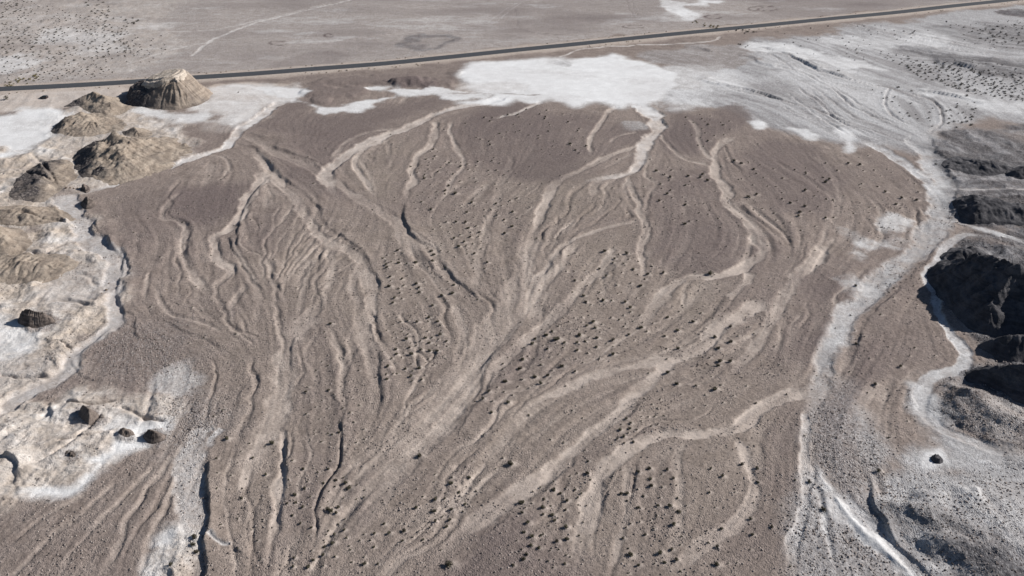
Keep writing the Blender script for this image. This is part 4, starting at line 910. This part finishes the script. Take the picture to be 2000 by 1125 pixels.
def ridge(slope, x0, fall, lo=0.35):
    """roof-like badland ridge: highest near x0, lower towards the right"""
    def f(s, x, y):
        k = np.clip(1.25 - np.maximum(x - x0, 0) / fall, lo, 1.25)
        return k * slope * np.maximum(s, 0) * (1 + 0.25 * vnoise(x / 6, y / 6, 2))
    return f
hills = [
 ([(122, 209), (150, 208), (170, 218), (205, 229), (252, 219), (258, 204), (240, 192), (200, 187), (155, 192)], ridge(0.58, -14, 34), (2.0, 0.9), 0.9, -8),
 ([(98, 258), (122, 266), (170, 270), (240, 256), (246, 236), (195, 222), (150, 223), (112, 240)], ridge(0.52, -16, 36), (1.9, 0.9), 1.0, -10),
 ([(138, 318), (152, 340), (178, 354), (222, 362), (270, 354), (320, 334), (364, 308), (378, 288), (344, 270), (270, 270), (220, 276), (176, 286), (150, 300)], ridge(0.60, -22, 44, 0.25), (2.0, 1.1), 1.2, -13),
 ([(160, 322), (172, 348), (205, 356), (232, 350), (228, 320), (200, 304), (174, 306)], ridge(0.80, -8, 40, 0.6), (1.5, 0.9), 1.3, 40),
 ([(238, 264), (262, 272), (300, 265), (290, 253), (262, 251)], ridge(0.55, -4, 20), (1.3, 0.5), 0.5, -3),
 ([(-70, 478), (0, 504), (46, 496), (68, 470), (40, 450), (-30, 442)], ridge(0.62, -6, 40), (1.3, 0.6), 0.7, -6),
 ([(16, 386), (80, 398), (118, 376), (154, 346), (130, 314), (60, 328)], ridge(0.26, -10, 60), (2.0, 0.6), 0.6, 2),
 ([(-60, 550), (40, 557), (118, 544), (158, 515), (90, 496), (-60, 510)], ridge(0.25, 0, 80), (1.3, 0.6), 0.5, -60),
 ([(-40, 440), (50, 446), (120, 440), (150, 425), (90, 400), (-40, 408)], ridge(0.22, 0, 80), (1.6, 0.5), 0.5, -60)]
for k, (pts, pf, rl, rg, cx0) in enumerate(hills):
    o, _ = landform('hill', pts, pf, M_TAN, 0.4, rl, rg, 10 + 5 * k, toe=4.5, crag_shade=(lambda q: lambda x, y, sd, h: sstep(q + 3, q - 5, x + 0.25 * y))(cx0)); tag(o, kind='structure')  # left faces get the dark rock tone, deepened to stand in for shade
dark = [
 ([(1812, 545), (1835, 512), (1880, 520), (1950, 545), (2060, 590), (2200, 640), (2230, 760), (2120, 745), (2010, 668), (1930, 660), (1885, 640), (1850, 602)], lambda s, x, y: np.minimum(np.maximum(s, 0) * 0.98, 30 + x * 0.08), (4.6, 2.0), 1.1),
 ([(1908, 672), (1925, 692), (1965, 706), (2040, 716), (2130, 720), (2130, 680), (2020, 668), (1940, 660)], lambda s, x, y: np.minimum(np.maximum(s, 0) * 0.95, 6.5), (3.0, 0.8), 0.9),
 ([(1884, 736), (1905, 752), (1950, 772), (2000, 792), (2100, 812), (2160, 780), (2080, 745), (1990, 728), (1915, 720)], lambda s, x, y: np.minimum(np.maximum(s, 0) * 1.0, 8.5 + x * 0.06), (3.0, 0.8), 0.9),
 ([(1858, 395), (1872, 422), (1905, 437), (1960, 440), (2040, 445), (2060, 420), (1980, 402), (1900, 388)], lambda s, x, y: np.minimum(np.maximum(s, 0) * 0.6, 4.5), (3.0, 0.6), 0.8),
 ([(1960, 340), (2000, 352), (2080, 352), (2100, 335), (2020, 325)], lambda s, x, y: np.minimum(np.maximum(s, 0) * 0.8, 5.5), (3.0, 0.5), 0.6),
 ([(1838, 322), (1860, 335), (1930, 345), (1980, 335), (1940, 318), (1870, 308)], lambda s, x, y: np.minimum(np.maximum(s, 0) * 0.35, 2.6), (3.0, 0.5), 0.6),
 ([(1832, 498), (1850, 515), (1900, 522), (1960, 520), (1940, 500), (1880, 480)], lambda s, x, y: np.minimum(np.maximum(s, 0) * 0.55, 3.5), (2.5, 0.5), 0.6)]
for k, (pts, pf, rl, rg) in enumerate(dark):
    o, _ = landform('hill', pts, pf, M_BASALT, 0.4, rl, rg, 60 + 4 * k); tag(o, kind='structure')
# small dark outcrops standing on the white flats: things of their own
OUT = [
 ([(36, 632), (50, 643), (80, 643), (108, 635), (102, 624), (68, 620), (46, 622)], 1.3, 9, 0.8, 'jagged dark outcrop with a long black shadow on the left white flat'),
 ([(154, 814), (163, 827), (178, 832), (196, 819), (188, 806), (168, 802)], 1.5, 9, 0.3, 'pointed dark rock pyramid, tallest on the lower left badlands'),
 ([(230, 851), (244, 860), (264, 854), (257, 844), (242, 842)], 0.8, 2.0, 0.5, 'low dark ribbed outcrop on the white flat, left of a pointed one'),
 ([(281, 853), (293, 867), (313, 866), (327, 855), (313, 845), (295, 844)], 1.4, 9, 0.3, 'pointed dark outcrop on the white flat, right of a low ribbed one'),
 ([(126, 890), (136, 897), (149, 893), (145, 885), (132, 884)], 0.7, 0.9, 0.9, 'cluster of low dark knobs on the pale badlands near the bottom left flat'),
 ([(157, 402), (166, 410), (181, 407), (189, 397), (177, 391), (163, 394)], 1.1, 4.5, 0.5, 'lone brown rock knob with black shadow at the head of the left wash'),
 ([(156, 372), (168, 378), (178, 371), (170, 364)], 1.2, 2.0, 0.6, 'brown rock lump on the bank above the pale wash, right of a boulder row'),
 ([(1816, 897), (1824, 905), (1835, 906), (1841, 899), (1831, 890), (1819, 889)], 1.2, 1.0, 0.9, 'round dark rock mound ringed by white ground, lower right')]
for k, (pts, sl_, top, jg, lab) in enumerate(OUT):
    mt = M_BASALT if k == 7 else M_DARKC
    o, _ = landform('rock_outcrop', pts, (lambda a, b: lambda s, x, y: np.minimum(np.maximum(s, 0) * a, b))(sl_, top), mt, 0.14, (0.8, 0.6), 0.38, 100 + 3 * k, warp=0.3, jag=jg, toe=0.3)
    tag(o, lab, 'rock outcrop', 'dark rock outcrops')

# ------------------------------------------------------------------ boulders and loose stones
def stone_mesh(seed, n=2):
    r = np.random.default_rng(seed)
    import bmesh
    bm = bmesh.new(); bmesh.ops.create_icosphere(bm, subdivisions=n, radius=1.0)
    ax = r.uniform(0.7, 1.2, 3); ax[2] *= 0.75
    pl = [(r.normal(size=3), r.uniform(0.55, 0.85)) for _ in range(7)]
    for v in bm.verts:
        c = np.array(v.co)
        for nrm, d in pl:
            nn = nrm / np.linalg.norm(nrm); e = c @ nn - d
            if e > 0: c = c - nn * e
        v.co = c * ax
    me = bpy.data.meshes.new('boulder'); bm.to_mesh(me); bm.free(); return me
M_BLD = rock_material('boulder_rock', (0.10, 0.075, 0.055), (0.22, 0.17, 0.13), strata=0.1)
for k, (px, py, s, lab) in enumerate([(208, 568, 0.55, 'dark brown boulder standing on the tan bank left of the wash'), (213, 554, 0.3, 'small dark stone up the bank from a larger boulder beside the left wash'),
        (200, 578, 0.25, 'broken dark stone just below the boulder on the tan bank'), (136, 697, 0.25, 'small dark stone at the edge of the tan sand patch, lower left'),
        (130, 371, 0.6, 'leftmost boulder in the row above the pale wash'), (138, 370, 0.45, 'second boulder from the left in the row above the pale wash'), (145, 371, 0.5, 'third boulder from the left in the row above the pale wash'), (152, 370, 0.5, 'rightmost boulder in the row above the pale wash')]):
    me = stone_mesh(200 + k, 3); me.materials.append(M_BLD)
    o = link(bpy.data.objects.new('boulder', me)); x, y = gp(px, py)
    o.location = (x, y, float(zat(x, y)[0]) + s * 0.35); o.scale = (s, s, s); o.rotation_euler = (0, 0, k * 1.3)
    tag(o, lab, 'boulder', 'boulders on the left badlands')

def scatter_stones(n):
    r = np.random.default_rng(5)
    tv = np.array([(1, 0, -.1), (-.5, .87, -.1), (-.5, -.87, -.1), (.35, .5, .75), (-.7, .05, .65), (.35, -.55, .7)], float)
    tf = np.array([(0, 1, 3), (1, 2, 4), (2, 0, 5), (3, 1, 4), (4, 2, 5), (5, 0, 3), (3, 4, 5)])
    y = 105 + (330 - 105) * r.random(n * 8) ** 1.35; x = r.uniform(-1, 1, n * 8) * halfw(y)
    p = 0.09 + 0.45 * mat_at('rubble', x, y) + 0.45 * np.clip(fbm(x, y, 11, 4, 3), 0, 1) - 0.12 * np.clip(-fbm(x, y, 30, 2, 1), 0, 1) - 0.8 * mat_at('white', x, y) * (1 - mat_at('rubble', x, y)) - 0.15 * mat_at('pale', x, y)
    k = np.nonzero(r.random(n * 8) < p * 0.42)[0][:n]
    x, y = x[k], y[k]; m = len(x)
    s = 0.10 + 0.24 * r.random(m) ** 2.5 + 0.00018 * y
    a = r.uniform(0, 6.28, m); z = zat(x, y)
    V = tv[None] * (s[:, None, None] * r.uniform(0.75, 1.25, (m, 6, 1)))
    V[..., 2] *= 0.8
    ca, sa = np.cos(a)[:, None], np.sin(a)[:, None]
    VX = V[..., 0] * ca - V[..., 1] * sa + x[:, None]; VY = V[..., 0] * sa + V[..., 1] * ca + y[:, None]; VZ = V[..., 2] + z[:, None]
    F = (tf[None] + (np.arange(m) * 6)[:, None, None]).reshape(-1, 3)
    g = NT('loose_stone'); c = g.n('ShaderNodeTexWhiteNoise'); g.l(g.vor(0.9), c.inputs[0])
    g.l(g.mix(c.outputs[0], (0.09, 0.075, 0.07), (0.36, 0.31, 0.28)), g.b.inputs['Base Color'])
    return mesh_obj('scattered_stones', np.stack([VX, VY, VZ], -1).reshape(-1, 3), F, g.m)
tag(scatter_stones(68000), 'loose cobbles and stones strewn over the fan gravel and washes', 'stones', kind='stuff')

# ------------------------------------------------------------------ shrubs
def leaf_mat(name, a, b):
    g = NT(name); oi = g.n('ShaderNodeObjectInfo'); n = g.noise(3.0, 2)
    g.l(g.mix(g.math('MULTIPLY_ADD', oi.outputs['Random'], 0.6, g.math('MULTIPLY', n, 0.4)), a, b), g.b.inputs['Base Color']); return g.m
M_LEAF = leaf_mat('shrub_leaf_dark', (0.038, 0.034, 0.026), (0.115, 0.105, 0.070))
M_SALT = leaf_mat('saltbush_leaf', (0.060, 0.058, 0.050), (0.115, 0.105, 0.085))
M_ROADB = leaf_mat('roadside_leaf', (0.10, 0.075, 0.048), (0.19, 0.15, 0.085))
M_GREEN = leaf_mat('wash_leaf', (0.10, 0.085, 0.035), (0.20, 0.165, 0.07))
M_STEM = leaf_mat('shrub_twig', (0.10, 0.08, 0.06), (0.16, 0.13, 0.10))
def shrub_geo(seed, leaves, stems=True):
    r = np.random.default_rng(seed); V, F = [], []
    lob = [(r.uniform(-.2, .2), r.uniform(-.2, .2), r.uniform(.16, .30), r.uniform(.25, .36)) for _ in range(5)]
    for i in range(leaves):
        lx, ly, lz, lr = lob[r.integers(5)]
        d = r.normal(size=3); d /= np.linalg.norm(d); rad = lr * r.random() ** 0.35
        c = np.array([lx, ly, lz]) + d * rad * np.array([1, 1, 0.8]); c[2] = max(c[2], 0.03)
        u = r.normal(size=3); u /= np.linalg.norm(u); w = np.cross(u, d); w /= np.linalg.norm(w) + 1e-9
        s = r.uniform(.05, .10); k = len(V)
        V += [c - u * s, c + w * s * .6, c + u * s, c - w * s * .6]; F.append((k, k + 1, k + 2, k + 3))
    SV, SF = [], []
    for i in range(7):
        a = r.uniform(0, 6.28); rr = r.uniform(.2, .42); tip = np.array([math.cos(a) * rr, math.sin(a) * rr, r.uniform(.3, .55)])
        k = len(SV)
        for j, (p, q) in enumerate(((np.array([0, 0, -.05]), .03), (tip * .55 + np.array([0, 0, .02]), .018), (tip, .006))):
            for m in range(3): SV.append(p + q * np.array([math.cos(m * 2.09), math.sin(m * 2.09), 0]))
        for j in range(2):
            for m in range(3):
                b = k + j * 3; SF.append((b + m, b + (m + 1) % 3, b + 3 + (m + 1) % 3, b + 3 + m))
    return V, F, SV, SF
def clump_geo(seed):
    r = np.random.default_rng(seed); V, F = [], []
    for i in range(22):
        d = r.normal(size=3); d[2] = abs(d[2]); d /= np.linalg.norm(d); c = d * r.uniform(.1, .42) * np.array([1, 1, .9]) + np.array([0, 0, .05])
        u = r.normal(size=3); u /= np.linalg.norm(u); w = np.cross(u, d); w /= np.linalg.norm(w) + 1e-9; s = r.uniform(.12, .20); k = len(V)
        V += [c - u * s, c + w * s * .7, c + u * s, c - w * s * .7]; F.append((k, k + 1, k + 2, k + 3))
    return np.array(V, np.float32), np.array(F)
def mk_mesh(nm, V, F, mat):
    me = bpy.data.meshes.new(nm); me.from_pydata([tuple(v) for v in V], [], F); me.materials.append(mat); return me
PROTO = {}
for nm, mat, lv in (('fan', M_LEAF, 200), ('salt', M_SALT, 90), ('road', M_ROADB, 90), ('green', M_GREEN, 90)):
    PROTO[nm] = []
    for k in range(6):
        V, F, SV, SF = shrub_geo(300 + k, lv)
        PROTO[nm].append((mk_mesh('foliage', V, F, mat), mk_mesh('stems', SV, SF, M_STEM)))
def shrub(name, proto, x, y, s, label, cat, group, parts=False, squash=0.85):
    f, st = random.choice(PROTO[proto]); z = float(zat(x, y)[0]); rz = random.uniform(0, 6.28)
    if parts:
        e = link(bpy.data.objects.new(name, None)); a = link(bpy.data.objects.new('foliage', f), e); b = link(bpy.data.objects.new('stems', st), e)
    else: e = link(bpy.data.objects.new(name, f))
    e.location = (x, y, z - 0.02 * s); e.rotation_euler = (0, 0, rz); e.scale = (s, s, s * squash)
    return tag(e, label, cat, group)
fan.sort(key=lambda q: -q[2] / (q[1] ** 2 + H * H) ** 0.5)
fan.sort(key=lambda q: ('loose' in q[3]))
nind = 300 - len(big)
for x, y, s, lab, g in big:
    shrub('desert_shrub', 'fan', x, y, s * 1.05, lab, 'shrub', 'dark shrubs on the gravel fan', True)
for x, y, s, lab, g in fan[:nind]:
    shrub('desert_shrub', 'fan', x, y, s * 1.05, lab, 'shrub', lab.replace('small dark shrub', 'shrubs'), True)
def shrub_mass(name, proto, items, label, cat):
    V, F = [], []; r = np.random.default_rng(9); n = 0
    G = [clump_geo(700 + k) for k in range(8)]
    for x, y, s in items:
        co, f = G[r.integers(8)]
        a = r.uniform(0, 6.28); ca, sa = math.cos(a), math.sin(a); z = float(zat(x, y)[0])
        V.append(np.stack([(co[:, 0] * ca - co[:, 1] * sa) * s + x, (co[:, 0] * sa + co[:, 1] * ca) * s + y, co[:, 2] * s * 0.95 + z], 1))
        F.append(f + n); n += len(co)
    return tag(mesh_obj(name, np.vstack(V), np.vstack(F), PROTO[proto][0][0].materials[0]), label, cat, kind='stuff')
shrub_mass('small_shrubs', 'fan', [(x, y, s) for x, y, s, l, g in fan[nind:]], 'smallest dark shrubs scattered over the upper fan', 'shrubs')

# saltbush field on the upper right flats
SALT = [([(1770, 128), (1850, 122), (1930, 140), (2000, 150), (2030, 200), (1940, 196), (1840, 165), (1790, 150)], 150, 1.3, 2.6, 3.2, 'grey saltbush in the dense field below the dark lens, upper right'),
        ([(1715, 98), (1780, 112), (1810, 130), (1770, 130), (1720, 115)], 24, 1.0, 1.8, 3.0, 'grey saltbush at the thin western end of the upper right field'),
        ([(1880, 55), (2000, 50), (2030, 85), (1930, 85)], 40, 1.4, 2.6, 5.0, 'grey saltbush on the far grey flat near the top right corner'),
        ([(1860, 198), (1905, 198), (1910, 240), (1870, 252), (1850, 240)], 26, 1.0, 2.2, 1.8, 'saltbush in the clump above the dark right hand slopes'),
        ([(1700, 175), (1850, 210), (1850, 250), (1760, 245)], 22, 0.9, 1.8, 4.0, 'saltbush along the braided threads, upper right')]
for k, (poly, n, a, b, sep, lab) in enumerate(SALT):
    for (x, y, s), lab in sided(scatter(poly, n, a, b, sep, 80 + k), lab): shrub('saltbush', 'salt', x, y, s, lab, 'shrub', lab.replace('grey saltbush', 'bushes').replace('saltbush', 'bushes'))
for px, py, s, lab in [(1753, 172, 3.2, 'big dark saltbush on the stream bank, upper right flat'), (1780, 179, 2.4, 'dark saltbush second along the stream bank, upper right flat'), (1887, 190, 3.2, 'rounded green saltbush at the lower edge of the upper right field'), (1914, 145, 4.0, 'largest saltbush at the mouth of the little pale gully'), (1637, 142, 2.4, 'dark saltbush on the long stream bank, upper right'), (1782, 65, 3.0, 'lone saltbush on the far stream bank, top right'), (1897, 244, 2.6, 'largest saltbush at the foot of the clump above the dark slopes'), (1828, 321, 2.0, 'dark saltbush at the right edge of the broad wash')]:
    x, y = gp(px, py); shrub('saltbush', 'salt', x, y, s, lab, 'shrub', 'saltbushes on the upper right flats')
# scrub on the far plain
SCR = [([(-60, 60), (60, 55), (240, 60), (260, 100), (200, 128), (60, 120), (-60, 120)], 170, 1.2, 2.4, 4.0, 'small scrub bush on the pale plain beyond the road, upper left'),
       ([(-60, 5), (40, 5), (62, 30), (20, 50), (-60, 50)], 75, 1.3, 2.4, 4.0, 'small scrub bush in the dense patch at the top left corner'),
       ([(165, -5), (215, -5), (215, 35), (285, 35), (280, 55), (200, 58), (175, 40)], 50, 1.3, 2.8, 4.0, 'scrub bush in the branching patch near the top left')]
for k, (poly, n, a, b, sep, lab) in enumerate(SCR):
    for (x, y, s), lab in sided(scatter(poly, n, a, b, sep, 90 + k), lab): shrub('scrub_bush', 'salt', x, y, s, lab, 'bush', lab.replace('scrub bush', 'scrub'))
far_items = []
for k, (poly, n) in enumerate([([(-60, 120), (200, 122), (230, 150), (100, 158), (-60, 165)], 150), ([(-60, 0), (60, 0), (250, 60), (300, 110), (-60, 125)], 420), ([(1760, 115), (2020, 130), (2030, 205), (1840, 170)], 130), ([(1840, 40), (2020, 40), (2030, 95), (1900, 95)], 60), ([(240, 70), (320, 70), (330, 120), (240, 125)], 30), ([(1480, 60), (1700, 45), (1820, 60), (1700, 130), (1560, 110)], 50)]):
    far_items += scatter(poly, n, 0.9, 1.6, 3.0, 120 + k)
shrub_mass('far_scrub', 'salt', far_items, 'sparse low scrub on the far flats on both sides of the road', 'scrub')
# green-brown bushes lining the little washes beyond the road
for k, (poly, n, lab) in enumerate([([(8, 168), (45, 148), (52, 152), (18, 172)], 12, 'olive bush on the left bank of the sandy wash by the road'), ([(48, 165), (70, 145), (78, 148), (56, 168)], 9, 'olive bush on the right bank of the sandy wash by the road'),
        ([(1330, 30), (1350, 36), (1405, 52), (1400, 58), (1350, 44)], 14, 'olive bush along the gully beyond the road, top right'), ([(1425, 56), (1480, 60), (1478, 66), (1428, 68)], 10, 'dark bush in the clump below the road, top right'), ([(1440, 86), (1465, 88), (1460, 94), (1442, 92)], 4, 'dark bush beside the white gully mouth below the road')]):
    for x, y, s in scatter(poly, n, 1.4, 2.8, 1.6, 140 + k): shrub('wash_bush', 'green' if k < 3 else 'salt', x, y, s, lab, 'bush', lab.replace('olive bush', 'bushes').replace('dark bush', 'bushes'))
# bushes along both road verges
acc = np.concatenate([[0], np.cumsum(np.hypot(*np.diff(ROAD, axis=0).T))])
r = np.random.default_rng(77); nr = 0
for k in range(260):
    sarc = r.uniform(acc[0] + 40, acc[-1] - 60); i = min(np.searchsorted(acc, sarc) - 1, len(ROAD) - 2); tt = (sarc - acc[i]) / (acc[i + 1] - acc[i])
    p = ROAD[i] * (1 - tt) + ROAD[i + 1] * tt; d = ROAD[i + 1] - ROAD[i]; d /= np.hypot(*d); nn = np.array([-d[1], d[0]])
    near = r.random() < 0.6
    off = -r.uniform(8.0, 11.5) if near else r.uniform(7.5, 12)
    p = p + nn * off
    if abs(p[0]) > halfw(p[1]) * 0.88 or vnoise(np.array([p[0] / 40]), np.array([2.0 + near]), 1)[0] < -0.3: continue
    part = 'left' if p[0] < -120 else ('middle' if p[0] < 110 else 'right')
    lab = {True: 'low brown bush on the near verge of the road, %s stretch', False: 'low brown bush on the far verge of the road, %s stretch'}[near] % part
    shrub('roadside_bush', 'road', p[0], p[1], r.uniform(0.8, 1.7), lab, 'bush', lab.replace('low brown bush', 'bushes'))
x, y = gp(12, 195); shrub('roadside_bush', 'salt', x, y, 5.0, 'large dark bush below the road at the left edge, left of the parked car', 'bush', 'bushes by the road, left edge', squash=1.0)

# ------------------------------------------------------------------ parked car
def paint(name, col, rough, metal=0.0, coat=0.0):
    g = NT(name); n = g.noise(2.0, 2); g.l(g.mix(n, tuple(c * 0.85 for c in col), col), g.b.inputs['Base Color'])
    g.b.inputs['Roughness'].default_value = rough; g.b.inputs['Metallic'].default_value = metal; g.b.inputs['Specular IOR Level'].default_value = 0.4
    g.b.inputs['Coat Weight'].default_value = coat; return g.m
PAINT = paint('car_paint', (0.016, 0.017, 0.02), 0.35, 0, 0.4); GLASS = paint('car_glass', (0.012, 0.014, 0.016), 0.15); TYRE = paint('tyre_rubber', (0.02, 0.02, 0.02), 0.9); RIM = paint('rim_metal', (0.35, 0.35, 0.36), 0.4, 0.8); LAMP = paint('lamp_glass', (0.5, 0.5, 0.48), 0.2); TAIL = paint('tail_lamp', (0.25, 0.02, 0.02), 0.3)
def prism(name, prof, half, inset, mat, parent):
    """side profile (x, z) swept across y, narrowed by inset(z)"""
    n = len(prof); V = []
    for sgn in (-1, 1):
        for px, pz in prof: V.append((px, sgn * (half - inset(pz)), pz))
    me = bpy.data.meshes.new(name); F = [tuple(range(n)), tuple(range(2 * n - 1, n - 1, -1))] + [(i + n, i + n - 0 if False else (i + 1) % n + n, (i + 1) % n, i) for i in range(n)]
    me.from_pydata(V, [], F); me.materials.append(mat)
    import bmesh
    bm = bmesh.new(); bm.from_mesh(me); bmesh.ops.recalc_face_normals(bm, faces=bm.faces); bm.to_mesh(me); bm.free()
    o = link(bpy.data.objects.new(name, me), parent); b = o.modifiers.new('bevel', 'BEVEL'); b.width = 0.05; b.segments = 2; b.limit_method = 'ANGLE'
    return o
x, y = gp(86.5, 192)
car = link(bpy.data.objects.new('parked_car', None)); car.location = (x, y, float(zat(x, y)[0])); car.rotation_euler = (0, 0, math.radians(172))
tag(car, 'black boxy car parked on the pale dirt just below the road', 'car')
prism('body', [(-2.3, .38), (2.25, .38), (2.35, .6), (2.3, .95), (1.2, 1.08), (-2.3, 1.12), (-2.38, .7)], 0.93, lambda z: 0.04 if z > 1 else 0.0, PAINT, car)
prism('cabin', [(-2.25, 1.1), (1.15, 1.06), (.45, 1.72), (-.2, 1.80), (-2.1, 1.80)], 0.88, lambda z: 0.14 if z > 1.4 else 0, PAINT, car)
for sy in (-1, 1):
    for (xa, xb, xc, xd) in ((-2.0, -1.15, -1.2, -1.95), (-1.05, -.15, -.2, -1.05), (-.05, .85, .38, -.05)):
        V = [(xa, sy * .885, 1.15), (xb, sy * .885, 1.15), (xc, sy * .765, 1.70), (xd, sy * .765, 1.70)]
        me = bpy.data.meshes.new('window'); me.from_pydata(V, [], [(0, 1, 2, 3)]); me.materials.append(GLASS); link(bpy.data.objects.new('window', me), car)
    for wx in (-1.45, 1.45):
        V, F = [], []
        for k in range(20):
            a = k * math.pi / 10
            for rr, yy in ((0.24, -.12), (.36, -.12), (.36, .12), (.24, .12)): V.append((rr * math.cos(a), yy, rr * math.sin(a)))
        for k in range(20):
            for j in range(4): F.append((k * 4 + j, k * 4 + (j + 1) % 4, ((k + 1) % 20) * 4 + (j + 1) % 4, ((k + 1) % 20) * 4 + j))
        me = bpy.data.meshes.new('wheel'); me.from_pydata(V, [], F); me.materials.append(TYRE)
        wh = link(bpy.data.objects.new('wheel', me), car); wh.location = (wx, sy * .84, .36)
        V = [(0, sy * .09, 0)] + [(0.245 * math.cos(k * math.pi / 8), sy * .08, 0.245 * math.sin(k * math.pi / 8)) for k in range(16)]
        me = bpy.data.meshes.new('rim'); me.from_pydata(V, [], [(0, 1 + k, 1 + (k + 1) % 16) for k in range(16)]); me.materials.append(RIM); link(bpy.data.objects.new('rim', me), wh)
    prism('headlight', [(2.24, .68), (2.36, .68), (2.34, .86), (2.24, .86)], 0.17, lambda z: 0, LAMP, car).location = (0.01, sy * .68, 0)
    prism('tail_light', [(-2.39, .78), (-2.28, .78), (-2.26, 1.05), (-2.37, 1.05)], 0.10, lambda z: 0, TAIL, car).location = (-0.01, sy * .78, 0)
V = [(1.12, -.80, 1.11), (1.12, .80, 1.11), (.50, .70, 1.69), (.50, -.70, 1.69)]
V = [(vx + .02, vy, vz + .02) for vx, vy, vz in V]
me = bpy.data.meshes.new('windscreen'); me.from_pydata(V, [], [(0, 1, 2, 3)]); me.materials.append(GLASS); link(bpy.data.objects.new('windscreen', me), car)
